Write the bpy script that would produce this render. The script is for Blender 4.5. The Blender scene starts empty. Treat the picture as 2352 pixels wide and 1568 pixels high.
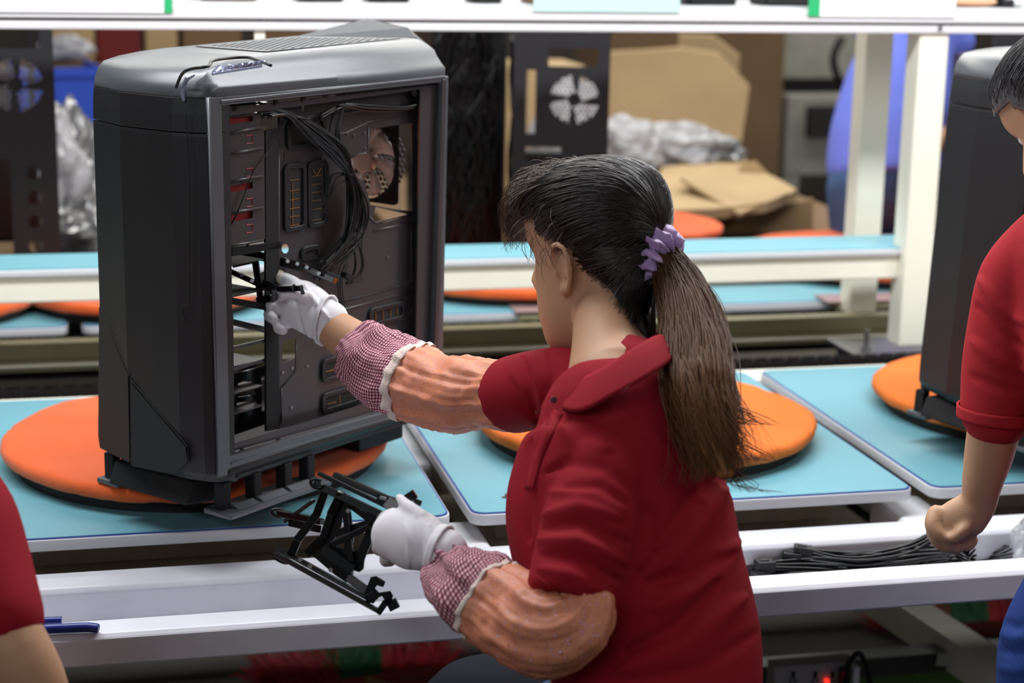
import bpy, bmesh, math, random
from mathutils import Vector, Matrix, noise, Euler
random.seed(7)
D = bpy.data
COL = bpy.context.scene.collection
SC = bpy.context.scene

# ---------------------------------------------------------------- camera
FPX = 4120.0; IW, IH = 2352.0, 1568.0
PITCH, YAW, ROLL = math.radians(13.1), math.radians(13.4), math.radians(1.07)
CAM = Vector((0, 0, 1.68))
FW = Vector((math.sin(YAW)*math.cos(PITCH), math.cos(YAW)*math.cos(PITCH), -math.sin(PITCH)))
_R0 = Vector((math.cos(YAW), -math.sin(YAW), 0)); _U0 = _R0.cross(FW)
RT = _R0*math.cos(ROLL) + _U0*math.sin(ROLL)
UP = RT.cross(FW)
cd = D.cameras.new('camera'); cam = D.objects.new('camera', cd); COL.objects.link(cam)
cam.matrix_world = Matrix((( RT.x, UP.x, -FW.x, CAM.x), (RT.y, UP.y, -FW.y, CAM.y), (RT.z, UP.z, -FW.z, CAM.z), (0, 0, 0, 1)))
cd.sensor_width = 36; cd.lens = 36*FPX/IW; cd.clip_start = .05; cd.clip_end = 60
cd.dof.use_dof = True; cd.dof.focus_distance = 2.42; cd.dof.aperture_fstop = 3.6
SC.camera = cam

# ---------------------------------------------------------------- world, lights, exposure
SC.view_settings.view_transform = 'Standard'; SC.view_settings.look = 'None'
SC.view_settings.exposure = 0.0; SC.view_settings.gamma = 1.0; SC.view_settings.use_curve_mapping = False
wd = D.worlds.new('world'); SC.world = wd; wd.use_nodes = True
wd.node_tree.nodes['Background'].inputs[0].default_value = (.86, .92, 1, 1)
wd.node_tree.nodes['Background'].inputs[1].default_value = .12

def area_light(name, loc, sx, sy, power, color=(1, .98, .95), target=None):
    l = D.lights.new(name, 'AREA'); l.shape = 'RECTANGLE'; l.size = sx; l.size_y = sy; l.energy = power; l.color = color
    o = D.objects.new(name, l); COL.objects.link(o); o.location = loc
    if target is not None:
        o.rotation_euler = (Vector(target)-Vector(loc)).to_track_quat('-Z', 'Y').to_euler()
    return o
area_light('work_line_light', (1.0, 2.75, 2.4), 4.2, .25, 85, (.96, .98, 1))
area_light('second_line_light', (1.6, 4.7, 2.5), 5.0, .25, 75, (1, .97, .9))
area_light('hall_light', (3.0, 7.2, 3.4), 5.0, .6, 130, (1, .97, .9))
area_light('aisle_fill_light', (-1.4, .2, 2.4), 2.4, .3, 19, (.9, .95, 1), (.3, 2.4, .6))  # added fill from the camera side, brightens the trough front
area_light('aisle_fill_light', (3.4, .9, 2.7), 2.4, .3, 22, (1, .97, .93), (1.5, 2.8, .3))  # second added fill, for the cross beam and the woman's right edge

# ---------------------------------------------------------------- helpers
def lin(c):
    r = []
    for x in c[:3]:
        x = x/255.0
        r.append(x/12.92 if x <= .04045 else ((x+.055)/1.055)**2.4)
    return (r[0], r[1], r[2], 1)
MATS = {}
def mat(name, rgb, rough=.5, metal=0.0, spec=.5, bump=0, bscale=200, var=0, vscale=8, rgb2=None, trans=0, sheen=0, stretch=None, coat=0):
    if name in MATS: return MATS[name]
    m = D.materials.new(name); m.use_nodes = True; nt = m.node_tree; b = nt.nodes['Principled BSDF']
    b.inputs['Base Color'].default_value = lin(rgb); b.inputs['Roughness'].default_value = rough
    b.inputs['Metallic'].default_value = metal; b.inputs['Specular IOR Level'].default_value = spec
    b.inputs['Transmission Weight'].default_value = trans; b.inputs['Sheen Weight'].default_value = sheen
    b.inputs['Coat Weight'].default_value = coat
    tc = nt.nodes.new('ShaderNodeTexCoord'); src = tc.outputs['Object']
    if stretch:
        mp = nt.nodes.new('ShaderNodeMapping'); mp.inputs['Scale'].default_value = stretch
        nt.links.new(src, mp.inputs[0]); src = mp.outputs[0]
    if var or rgb2:
        n = nt.nodes.new('ShaderNodeTexNoise'); n.inputs['Scale'].default_value = vscale; n.inputs['Detail'].default_value = 6
        nt.links.new(src, n.inputs['Vector'])
        r = nt.nodes.new('ShaderNodeValToRGB'); nt.links.new(n.outputs[0], r.inputs[0])
        r.color_ramp.elements[0].position = .32; r.color_ramp.elements[1].position = .68
        c1 = lin(rgb); c2 = lin(rgb2) if rgb2 else tuple(min(1, k*(1-var)) for k in c1[:3])+(1,)
        r.color_ramp.elements[0].color = c2; r.color_ramp.elements[1].color = c1
        nt.links.new(r.outputs[0], b.inputs['Base Color'])
    if bump:
        n = nt.nodes.new('ShaderNodeTexNoise'); n.inputs['Scale'].default_value = bscale; n.inputs['Detail'].default_value = 4
        nt.links.new(src, n.inputs['Vector'])
        bp = nt.nodes.new('ShaderNodeBump'); bp.inputs['Strength'].default_value = bump; bp.inputs['Distance'].default_value = .002
        nt.links.new(n.outputs[0], bp.inputs['Height']); nt.links.new(bp.outputs[0], b.inputs['Normal'])
    MATS[name] = m; return m
def emat(name, rgb, strength):
    m = D.materials.new(name); m.use_nodes = True; b = m.node_tree.nodes['Principled BSDF']
    b.inputs['Base Color'].default_value = lin(rgb); b.inputs['Emission Color'].default_value = lin(rgb); b.inputs['Emission Strength'].default_value = strength
    return m
def ray(x, y): return FW*FPX + RT*(x-IW/2) - UP*(y-IH/2)
def PD(x, y, d): return CAM + ray(x, y)/FPX*d
def PZ(x, y, z):
    r = ray(x, y); return CAM + r*((z-CAM.z)/r.z)
def PY(x, y, Y):
    r = ray(x, y); return CAM + r*((Y-CAM.y)/r.y)

class MB:
    def __init__(s): s.v = []; s.f = []; s.uv = []
    def add(s, vs, fs, uv=None):
        o = len(s.v); s.v += [Vector(p) for p in vs]; s.f += [tuple(i+o for i in f) for f in fs]
        s.uv += (uv if uv else [(0, 0)]*len(vs)); return s
    def box(s, c, d, M=None):
        x, y, z = d[0]/2, d[1]/2, d[2]/2; c = Vector(c)
        vs = [Vector((a*x, b*y, e*z)) for a in (-1, 1) for b in (-1, 1) for e in (-1, 1)]
        if M is not None: vs = [M @ q for q in vs]
        return s.add([q+c for q in vs], [(0, 1, 3, 2), (4, 6, 7, 5), (0, 4, 5, 1), (2, 3, 7, 6), (0, 2, 6, 4), (1, 5, 7, 3)])
    def b2(s, lo, hi):
        return s.box([(a+b)/2 for a, b in zip(lo, hi)], [abs(b-a) for a, b in zip(lo, hi)])
    def bar(s, p0, p1, w, h, up=(0, 0, 1)):
        p0, p1 = Vector(p0), Vector(p1); t = (p1-p0).normalized(); up = Vector(up)
        a = t.cross(up)
        if a.length < 1e-4: a = t.cross(Vector((1, 0, 0)))
        a.normalize(); b = a.cross(t)
        vs = [p+a*w/2*i+b*h/2*j for p in (p0, p1) for i, j in ((-1, -1), (1, -1), (1, 1), (-1, 1))]
        return s.add(vs, [(3, 2, 1, 0), (4, 5, 6, 7), (0, 1, 5, 4), (1, 2, 6, 5), (2, 3, 7, 6), (3, 0, 4, 7)])
    def rings(s, R, cap=True, closed=True, uv=None):
        n = len(R[0]); vs = [p for r in R for p in r]; fs = []
        for i in range(len(R)-1):
            for j in range(n if closed else n-1):
                k = (j+1) % n; fs.append((i*n+j, i*n+k, (i+1)*n+k, (i+1)*n+j))
        if cap and closed:
            fs.append(tuple(reversed(range(n)))); fs.append(tuple((len(R)-1)*n+j for j in range(n)))
        return s.add(vs, fs, uv)
    def tube(s, pts, r, n=8, cap=True):
        pts = [Vector(p) for p in pts]; rr = r if isinstance(r, (list, tuple)) else [r]*len(pts)
        R = []; a = None
        for i, p in enumerate(pts):
            t = (pts[min(i+1, len(pts)-1)]-pts[max(i-1, 0)])
            if t.length < 1e-9: t = Vector((0, 0, 1))
            t.normalize()
            if a is None: a = t.orthogonal().normalized()
            else:
                a = a-t*a.dot(t)
                a = a.normalized() if a.length > 1e-6 else t.orthogonal().normalized()
            b = t.cross(a); R.append([p+(a*math.cos(q)+b*math.sin(q))*rr[i] for q in [2*math.pi*k/n for k in range(n)]])
        return s.rings(R, cap)
    def cyl(s, p0, p1, r, n=24, r2=None): return s.tube([p0, p1], [r, r if r2 is None else r2], n)
    def prism(s, poly, a, b):        # poly: list of 3d pts, a: offset start, b: offset end (vectors)
        a, b = Vector(a), Vector(b)
        return s.rings([[Vector(p)+a for p in poly], [Vector(p)+b for p in poly]])
    def ell(s, c, r, n=16, m=10, M=None):
        c = Vector(c); R = []
        for i in range(m+1):
            t = math.pi*i/m; t = min(max(t, .04), math.pi-.04)
            rg = [Vector((r[0]*math.sin(t)*math.cos(q), r[1]*math.sin(t)*math.sin(q), -r[2]*math.cos(t))) for q in [2*math.pi*k/n for k in range(n)]]
            R.append([(M @ p if M is not None else p)+c for p in rg])
        return s.rings(R)
    def mesh(s, name):
        me = D.meshes.new(name); me.from_pydata([tuple(p) for p in s.v], [], s.f)
        if any(u != (0, 0) for u in s.uv):
            l = me.uv_layers.new(name='UVMap')
            for lp in me.loops: l.data[lp.index].uv = s.uv[lp.vertex_index]
        me.validate(); return me
def spline(pts, n=8):
    pts = [Vector(p) for p in pts]; out = []
    for i in range(len(pts)-1):
        p0 = pts[max(i-1, 0)]; p1 = pts[i]; p2 = pts[i+1]; p3 = pts[min(i+2, len(pts)-1)]
        for k in range(n):
            t = k/n; out.append(.5*((2*p1)+(p2-p0)*t+(2*p0-5*p1+4*p2-p3)*t*t+(3*p1-p0-3*p2+p3)*t**3))
    out.append(pts[-1]); return out
def lerpl(xs, ys, x):
    if x <= xs[0]: return ys[0]
    for i in range(len(xs)-1):
        if x <= xs[i+1]:
            t = (x-xs[i])/(xs[i+1]-xs[i]); return ys[i]*(1-t)+ys[i+1]*t
    return ys[-1]
def root(name, loc, rz=0, label=None, cat=None, group=None):
    o = D.objects.new(name, None); o.empty_display_size = .05; COL.objects.link(o)
    o.location = loc; o.rotation_euler = (0, 0, rz)
    tag(o, label, cat, group); return o
def tag(o, label=None, cat=None, group=None, kind=None):
    if label: o['label'] = label
    if cat: o['category'] = cat
    if group: o['group'] = group
    if kind: o['kind'] = kind
    return o
def RM(o):
    """matrix of an object (a root Empty or a top-level mesh) chained over its parents, without a view-layer update"""
    m = Matrix.Translation(o.location) @ o.rotation_euler.to_matrix().to_4x4()
    return RM(o.parent) @ m if o.parent else m
def put(name, me, m, parent=None, world=True, smooth=False, bevel=0, seg=2, sub=0):
    """link a mesh; world=True: its vertices are in world space and are moved into the parent's frame"""
    if isinstance(me, MB): me = me.mesh(name)
    if parent is not None and world: me.transform(RM(parent).inverted())
    o = D.objects.new(name, me); COL.objects.link(o); o.parent = parent
    if isinstance(m, (list, tuple)):
        for q in m: me.materials.append(q)
    elif m is not None: me.materials.append(m)
    if smooth:
        for p in me.polygons: p.use_smooth = True
    if bevel:
        b = o.modifiers.new('bevel', 'BEVEL'); b.width = bevel; b.segments = seg; b.limit_method = 'ANGLE'; b.angle_limit = math.radians(40)
    if sub:
        b = o.modifiers.new('sub', 'SUBSURF'); b.levels = sub; b.render_levels = sub
    return o
def bake(me, mods):
    """apply modifiers [(type, {attr: value})] to a mesh through the depsgraph"""
    o = D.objects.new('tmp', me); COL.objects.link(o)
    for t, kw in mods:
        q = o.modifiers.new(t, t)
        for k, v in kw.items(): setattr(q, k, v)
    dg = bpy.context.evaluated_depsgraph_get(); r = D.meshes.new_from_object(o.evaluated_get(dg))
    D.objects.remove(o); return r
def fused(mb, voxel=.006, smooth=6, sub=0):
    mods = [('REMESH', dict(mode='VOXEL', voxel_size=voxel))]
    if smooth: mods.append(('SMOOTH', dict(factor=.5, iterations=smooth)))
    return bake(mb.mesh('f'), mods)
def plate(outline, holes, M, thick, bevel=0):
    """flat sheet with holes: 2D points, M maps (x, y, 0) to the target frame"""
    c = D.curves.new('c', 'CURVE'); c.dimensions = '2D'; c.fill_mode = 'BOTH'; c.extrude = thick/2; c.bevel_depth = bevel; c.bevel_resolution = 1
    for pl in [outline]+list(holes):
        sp = c.splines.new('POLY'); sp.points.add(len(pl)-1)
        for i, p in enumerate(pl): sp.points[i].co = (p[0], p[1], 0, 1)
        sp.use_cyclic_u = True
    o = D.objects.new('c', c); COL.objects.link(o)
    dg = bpy.context.evaluated_depsgraph_get(); me = D.meshes.new_from_object(o.evaluated_get(dg)); D.objects.remove(o)
    me.transform(M); return me
def rrect(x0, y0, x1, y1, r, n=5):
    out = []
    for cx, cy, a in ((x1-r, y1-r, 0), (x0+r, y1-r, 90), (x0+r, y0+r, 180), (x1-r, y0+r, 270)):
        for k in range(n+1):
            q = math.radians(a+90*k/n); out.append((cx+r*math.cos(q), cy+r*math.sin(q)))
    return out
def circ(cx, cy, r, n=16): return [(cx+r*math.cos(2*math.pi*k/n), cy+r*math.sin(2*math.pi*k/n)) for k in range(n)]
def strips_dummy(): pass
def copy_tree(o, parent=None, **kw):
    c = o.copy(); COL.objects.link(c); c.parent = parent
    for ch in [q for q in D.objects if q.parent == o]: copy_tree(ch, c)
    return c

# ---------------------------------------------------------------- materials
M_board = mat('board_blue', (112, 172, 186), .42, var=.06, vscale=3)
M_edge = mat('board_edge_white', (205, 208, 212), .45)
M_line = mat('mat_backing_blue', (30, 60, 150), .5)
M_orange = mat('orange_cloth', (236, 98, 30), .85, bump=.5, bscale=500, var=.12, vscale=6, sheen=.2)
M_orange2 = mat('light_orange_cloth', (240, 122, 42), .85, bump=.5, bscale=500, var=.12, vscale=6)
M_cream = mat('cream_paint', (240, 238, 222), .45, var=.05, vscale=5)
M_white = mat('white_paint', (222, 222, 226), .35, var=.05, vscale=9)
M_trough = mat('white_lacquer', (222, 223, 232), .3, var=.08, vscale=14)
M_olive = mat('aged_cream_paint', (150, 145, 112), .5, var=.2, vscale=6)
M_deck = mat('beige_deck', (170, 155, 132), .7, var=.15, vscale=30, bump=.15, bscale=300)
M_chain = mat('chain_steel', (50, 46, 48), .35, .8)
M_dark = mat('dark_void', (26, 25, 27), .7)
M_black = mat('black_plastic', (18, 18, 20), .38)
M_blacks = mat('glossy_black_steel', (12, 12, 13), .25, .2)
M_case = mat('case_charcoal', (74, 77, 82), .33, spec=.8, bump=.12, bscale=1500)
M_casef = mat('case_shade_black', (26, 26, 29), .45, bump=.1, bscale=1500)  # shade of the case front is put into this black, shared with trim
M_tray = mat('case_steel_grey', (66, 60, 62), .34, .1)
M_steel = mat('galvanised_steel', (150, 150, 150), .35, .9)
M_green = mat('green_tape', (40, 175, 110), .5)
M_paper = mat('paper', (238, 240, 240), .7)
M_teal = mat('pale_teal_card', (190, 224, 222), .6)

# ---------------------------------------------------------------- the hall
def structure(name, mb, m, **k):
    o = put(name, mb, m, **k); o['kind'] = 'structure'; return o
M_floor = mat('concrete_floor', (78, 74, 67), .55, var=.25, vscale=2.5, bump=.2, bscale=40)
M_wall = mat('hall_wall', (150, 145, 136), .8, var=.1)
structure('floor', MB().b2((-6, -1.5, -.1), (13, 17, 0)), M_floor)
structure('wall_back', MB().b2((-6, 17, 0), (13, 17.2, 4.2)), M_wall)
structure('wall_right', MB().b2((13, -1.5, 0), (13.2, 17.2, 4.2)), M_wall)
structure('wall_left', MB().b2((-6.2, -1.5, 0), (-6, 17.2, 4.2)), M_wall)

# ---------------------------------------------------------------- near assembly line
X0, X1 = -1.4, 3.2
ln = root('assembly_line', (1, 2.9, 0), 0, 'long white and beige assembly line table under the near row of blue boards', 'conveyor')
deck = MB().b2((X0, 2.52, .66), (X1, 3.42, .70))
put('deck', deck, M_deck, ln, bevel=.004)
for x in (.535, 1.30, 2.07, -.23, -1.0): put('divider', MB().b2((x-.045, 2.50, .69), (x+.045, 2.66, .755)), M_white, ln, bevel=.012, seg=3)
for x in (.535, 1.30, 2.07, -.23): put('slot_cover', MB().b2((x-.03, 2.66, .70), (x+.03, 2.95, .715)), M_dark, ln)
for x in (.535, 1.30, 2.07, -.23): put('divider', MB().b2((x-.03, 2.95, .70), (x+.03, 3.38, .76)), M_white, ln, bevel=.01, seg=2)
put('back_rail', MB().b2((X0, 3.36, .70), (X1, 3.44, .779)), M_cream, ln, bevel=.004)
# front trough: back flange, wall, floor, front rim as one bent profile
pr = [(2.525, .700), (2.525, .757), (2.462, .757), (2.456, .750), (2.456, .700), (2.336, .700), (2.336, .752), (2.330, .757), (2.288, .757), (2.280, .750), (2.280, .715), (2.284, .710), (2.290, .715), (2.290, .748), (2.328, .748), (2.328, .693), (2.464, .693), (2.464, .700)]
tr = MB().rings([[Vector((x, y, z)) for y, z in pr] for x in (X0, X1)])
put('trough', tr, M_trough, ln, bevel=.0025)
leg = None
for x in (-.9, .95, 2.8):
    for y in (2.60, 3.36):
        put('leg', MB().b2((x-.03, y-.03, 0), (x+.03, y+.03, .66)), M_cream, ln, bevel=.004)
put('cross_beam', MB().bar((1.585, 3.5, .30), (1.70, 2.45, .30), .07, .07), M_cream, ln, bevel=.004)
put('cross_beam', MB().bar((-.6, 3.5, .30), (-.6, 2.45, .30), .07, .07), M_cream, ln, bevel=.004)

def chain_run(y, z, x0, x1, label):
    c = root('drive_chain', ((x0+x1)/2, y, z), 0, label, 'chain')
    mb = MB(); n = int((x1-x0)/.036)
    for i in range(n):
        x = x0+i*.036
        for s in (-1, 1):
            mb.b2((x-.001, y+s*.011-.0015, z-.009), (x+.030, y+s*.011+.0015, z+.009))
        mb.cyl((x+.004, y-.014, z), (x+.004, y+.014, z), .007, 8); mb.cyl((x+.025, y-.014, z), (x+.025, y+.014, z), .007, 8)
    o = put('chain_links', mb, M_chain, c); o['kind'] = 'stuff'
    put('guide', MB().b2((x0, y-.03, z-.035), (x1, y+.05, z-.012)), M_dark, c)
    return c
chain_run(3.50, .775, X0, 2.6, 'steel roller chain running along the back edge of the near assembly line')
chain_run(3.93, .778, -1.2, 4.0, 'steel roller chain running in front of the far row of boards')

# boards --------------------------------------------------------------
def board(x0, x1, y0, y1, z, label, group, rz=0, stud=False, th=.02):
    cx, cy = (x0+x1)/2, (y0+y1)/2; w, d = (x1-x0)/2, (y1-y0)/2
    r = root('pallet_board', (cx, cy, z-th), rz, label, 'board', group)
    I = Matrix.Identity(4)
    put('board_body', plate(rrect(-w, -d, w, d, .022), [], Matrix.Translation((0, 0, th*.5-.0012)), th-.0024-.003, .0015), M_edge, r, world=False)
    put('mat_backing', plate(rrect(-w+.001, -d+.001, w-.001, d-.001, .021), [], Matrix.Translation((0, 0, th-.0016)), .0012), M_line, r, world=False)
    put('mat_surface', plate(rrect(-w+.0035, -d+.0035, w-.0035, d-.0035, .02), [], Matrix.Translation((0, 0, th-.0006)), .0012), M_board, r, world=False)
    put('slide_bed', MB().b2((cx-w*.8, cy-d*.6, z-th-.079), (cx+w*.8, cy+d*.80, z-th-.001)), M_deck if cy < 3.5 else M_dark, ln if cy < 3.5 else l2)
    if stud: put('stud', MB().cyl((-w+.07, -d+.07, th), (-w+.07, -d+.07, th+.006), .004, 10).cyl((-w+.062, -d+.07, th), (-w+.078, -d+.07, th+.002), .003, 8), M_steel, r, world=False)
    return r
BZ = .80
board(-.215, .518, 2.555, 3.35, BZ, 'blue topped board under the big open computer case, leftmost of the near row', None)
board(.552, 1.285, 2.555, 3.35, BZ, 'blue topped board in the middle of the near row, mostly behind the woman', None, stud=True)
board(1.318, 2.05, 2.555, 3.35, BZ, 'blue topped board at the right of the near row, under the closed computer case', None)

# second line ------------------------------------------------------------
l2 = root('far_assembly_line', (1.4, 4.3, 0), 0, 'second assembly line behind the near one, aged cream rail in front of its boards', 'conveyor')
put('front_rail', MB().b2((-1.2, 3.86, .752), (4.2, 3.90, .790)).b2((-1.2, 3.845, .729), (4.2, 3.90, .7515)), M_olive, l2, bevel=.003)
put('rail_lip', MB().b2((-1.2, 3.838, .740), (4.2, 3.858, .746)), M_cream, l2, bevel=.002)
put('deck', MB().b2((-1.2, 3.9, .70), (4.2, 4.75, .735)), M_dark, l2)
for x in (-.7, 1.2, 3.2): put('leg', MB().b2((x-.03, 4.0, 0), (x+.03, 4.06, .70)), M_olive, l2, bevel=.004)
board(-1.0, -.062, 3.97, 4.2, .80, 'blue board on the far line seen left of the big computer case', None)
board(-.028, .985, 3.97, 4.2, .80, 'blue board on the far line behind the big computer case', None)
board(1.46, 2.45, 3.99, 4.2, .80, 'blue board on the far line right of the woman, below the raised shelf', None)
put_ = root('end_plate', (.99, 4.02, .80), 0, 'small pinkish metal end plate beside the woman\'s cheek on the far line', 'plate')
put('plate', MB().b2((.95, 3.955, .80), (1.10, 4.05, .806)), mat('pink_grey_metal', (165, 140, 140), .4, .3), put_, bevel=.002)
put('bracket', MB().b2((.96, 3.96, .735), (1.09, 3.99, .80)), M_olive, put_, bevel=.002)
e2 = root('end_plate', (1.9, 3.97, .80), 0, 'pinkish metal plate behind the right posts on the far line', 'plate')
put('plate', MB().b2((1.72, 3.945, .802), (2.02, 4.03, .808)), MATS['pink_grey_metal'], e2, bevel=.002)
put('bracket', MB().b2((1.75, 3.95, .735), (2.0, 3.98, .80)), M_olive, e2, bevel=.002)

# frame: posts, raised shelf, double top rail ---------------------------------
fr = root('workstation_frame', (1.75, 3.75, 0), 0, 'white post frame holding the raised shelf and the double rail over the line', 'frame')
def post(x0, x1, y0, y1, z0, z1): return put('post', MB().b2((x0, y0, z0), (x1, y1, z1)), M_cream, fr, bevel=.004)
post(1.747, 1.815, 3.60, 3.665, .775, 1.50)
post(1.757, 1.825, 3.895, 3.96, .74, 1.50)
put('post', MB().b2((.325, 3.60, 1.30), (.345, 3.62, 1.50)), M_cream, fr)
put('foot_plate', MB().b2((1.66, 3.60, .742), (1.88, 3.80, .752)), M_steel, fr, bevel=.002)
put('foot_plate', MB().b2((1.70, 3.86, .735), (1.88, 4.0, .742)), M_steel, fr, bevel=.002)
put('bolt', MB().cyl((1.70, 3.67, .752), (1.70, 3.67, .80), .006, 12).cyl((1.70, 3.67, .752), (1.70, 3.67, .760), .012, 6), M_steel, fr)
put('shelf_beam', MB().b2((-1.3, 3.63, .925), (1.747, 3.67, .978)), M_cream, fr, bevel=.004)
put('shelf_beam', MB().b2((-1.3, 3.75, .925), (1.747, 3.78, .978)), M_cream, fr, bevel=.004)
put('top_rail', MB().b2((-1.5, 3.592, 1.467), (3.2, 3.64, 1.484)), M_white, fr, bevel=.003)
put('top_rail', MB().b2((-1.5, 3.585, 1.489), (3.2, 3.64, 1.515)), M_white, fr, bevel=.003)
put('rail_web', MB().b2((-1.5, 3.60, 1.480), (3.2, 3.63, 1.492)), M_olive, fr)
put('screw', MB().cyl((1.787, 3.588, 1.478), (1.787, 3.594, 1.478), .005, 10), M_steel, fr)
sh = root('raised_shelf', (.3, 3.7, .98), 0, 'long narrow blue topped shelf on the cream beam over the line', 'shelf')
put('shelf_board', MB().b2((-1.3, 3.62, .979), (1.99, 3.79, .993)), M_edge, sh, bevel=.003)
put('shelf_mat', MB().b2((-1.3, 3.625, .993), (1.99, 3.785, .996)), M_board, sh)
fb = root('upper_tray', (1, 3.7, 1.517), 0, 'blurred tray of dark parts on top of the double rail', 'tray')
put('tray_base', MB().b2((-1.5, 3.60, 1.516), (3.2, 3.95, 1.52)), M_white, fb)
# papers and tape
def tagcard(x0, x1, z0, z1, m, name, label, cat, y=3.582):
    o = put(name, MB().b2((x0, y-.0012, z0), (x1, y, z1)), m); tag(o, label, cat); return o
M_ptext = mat('printed_paper', (240, 242, 242), .7)
tagcard(PY(-60, 20, 3.58).x, PY(376, 20, 3.58).x, 1.500, 1.60, M_ptext, 'notice_sheet', 'white printed sheet taped on the rail at the top left corner', 'paper')
tagcard(PY(378, 20, 3.58).x, PY(396, 20, 3.58).x, 1.500, 1.60, M_green, 'green_tape_strip', 'green tape strip on the top rail at upper left', 'tape')
tagcard(PY(1226, 10, 3.58).x, PY(1562, 10, 3.58).x, 1.508, 1.60, M_teal, 'teal_card', 'pale teal card standing on the top rail above the woman', 'card')
tagcard(PY(1858, 10, 3.58).x, PY(1884, 10, 3.58).x, 1.502, 1.60, M_green, 'green_tape_strip', 'green tape strip on the top rail at upper right', 'tape')
tagcard(PY(1885, 10, 3.58).x, PY(2196, 10, 3.58).x, 1.502, 1.60, M_ptext, 'notice_sheet', 'white printed sheet taped on the rail at the upper right', 'paper')
sheet_o = [o for o in D.objects if o.name.startswith('notice_sheet')][-1]
mk = MB(); rnd0 = random.Random(2)
for row in range(3):
    x = 1905
    while x < 2170:
        w = rnd0.uniform(4, 16); a = PY(x, 6+row*8, 3.5805); b = PY(x+w, 6+row*8, 3.5805)
        mk.b2((a.x, 3.5804, a.z), (b.x, 3.5808, a.z+rnd0.uniform(.0008, .0016))); x += w+rnd0.uniform(3, 9)
o = put('faint_print', mk, mat('faint_grey_ink', (205, 208, 212), .7), sheet_o, world=False); o['kind'] = 'stuff'

# cushions --------------------------------------------------------------------
def cushion(cx, cy, z, R, label, seed, rz=0, name='turntable_cushion', turn=True, m=None):
    r = root(name, (cx, cy, z), rz, label, 'cushion')
    th = .026; n = 120; RR = []; rnd = random.Random(seed)
    ph = [rnd.uniform(0, 6.28) for _ in range(6)]
    prof = [(0.0, 1.0), (.3, 1.0), (.6, 1.0), (.85, .99), (.94, .97), (.975, .92), (.993, .80), (1.0, .6), (1.0, .35), (.992, .15), (.975, .03), (.9, 0.0), (.5, 0.0), (0.0, 0.0)]
    for pr_, h in prof:
        ring = []
        for k in range(n):
            a = 2*math.pi*k/n
            e = 1+.006*math.sin(3*a+ph[0])+.004*math.sin(7*a+ph[1])
            w = noise.noise(Vector((math.cos(a)*5, math.sin(a)*5, seed*3.1+h)))
            crk = noise.noise(Vector((math.cos(a)*17, math.sin(a)*17, seed*1.7)))
            rr = R*max(pr_, .001)*(e+(.012*w+.010*crk*(1 if pr_ > .9 else .2)) if pr_ > .5 else 1)
            zz = th*h + (.0025*noise.noise(Vector((rr*math.cos(a)*9, rr*math.sin(a)*9, seed))) + .002*noise.noise(Vector((rr*math.cos(a)*30, rr*math.sin(a)*12, seed))))*(1 if h > .5 else .3) + (.004*crk if pr_ > .93 and h < .7 else 0)
            if seed == 1 and pr_ > .8:
                da = (a-4.95+rz+math.pi) % (2*math.pi)-math.pi; g = math.exp(-(da/.22)**2); rr += g*(.010+.008*math.sin(a*34)); zz += g*.006*math.sin(a*27+h*3)
            ring.append(Vector((rr*math.cos(a), rr*math.sin(a), zz+.019)))
        RR.append(ring)
    put('cover', MB().rings(RR), m or M_orange, r, world=False, smooth=True)
    if turn:
        put('turntable', MB().cyl((0, 0, 0), (0, 0, .019), R*.93, 64), M_dark, r, world=False)
    return r
D1 = cushion(.160, 2.93, .80, .318, 'orange cloth covered round cushion under the big open computer case', 1, .3)
D2 = cushion(.942, 2.93, .80, .300, 'orange cloth covered round cushion behind the woman with the red shirt', 2, 1.3, m=M_orange2)
D3 = cushion(1.745, 2.97, .80, .318, 'orange cloth covered round cushion under the closed case at right', 3, 2.3, m=M_orange2)
cushion(PZ(-150, 640, .82).x, 4.18, .80, .25, 'sliver of an orange cushion at the left edge under the raised shelf', 4)
cushion(PZ(330, 640, .82).x, 4.22, .80, .28, 'orange cushion seen through the big computer case on the far line', 5)
cushion(1.02, 4.30, .80, .30, 'orange cushion on the far line left of the woman, under the shelf', 6)
cushion(2.03, 4.40, .80, .34, 'orange cushion on the far line behind the two white posts', 8)

# ---------------------------------------------------------------- the computer cases
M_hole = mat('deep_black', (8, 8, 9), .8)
M_cable = mat('cable_black', (12, 12, 14), .3, spec=.5)
M_red = mat('red_plastic_tab', (150, 28, 32), .5)
M_fan = mat('fan_blade_smoke', (232, 212, 206), .3, spec=.6)
M_chrome = mat('clear_glossy_trim', (185, 190, 215), .12, .7)
M_shellmesh = mat('vent_mesh_black', (17, 15, 15), .6, bump=1.0, bscale=900)
M_tan = mat('brass_standoff', (200, 150, 90), .35, .7)

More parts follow.
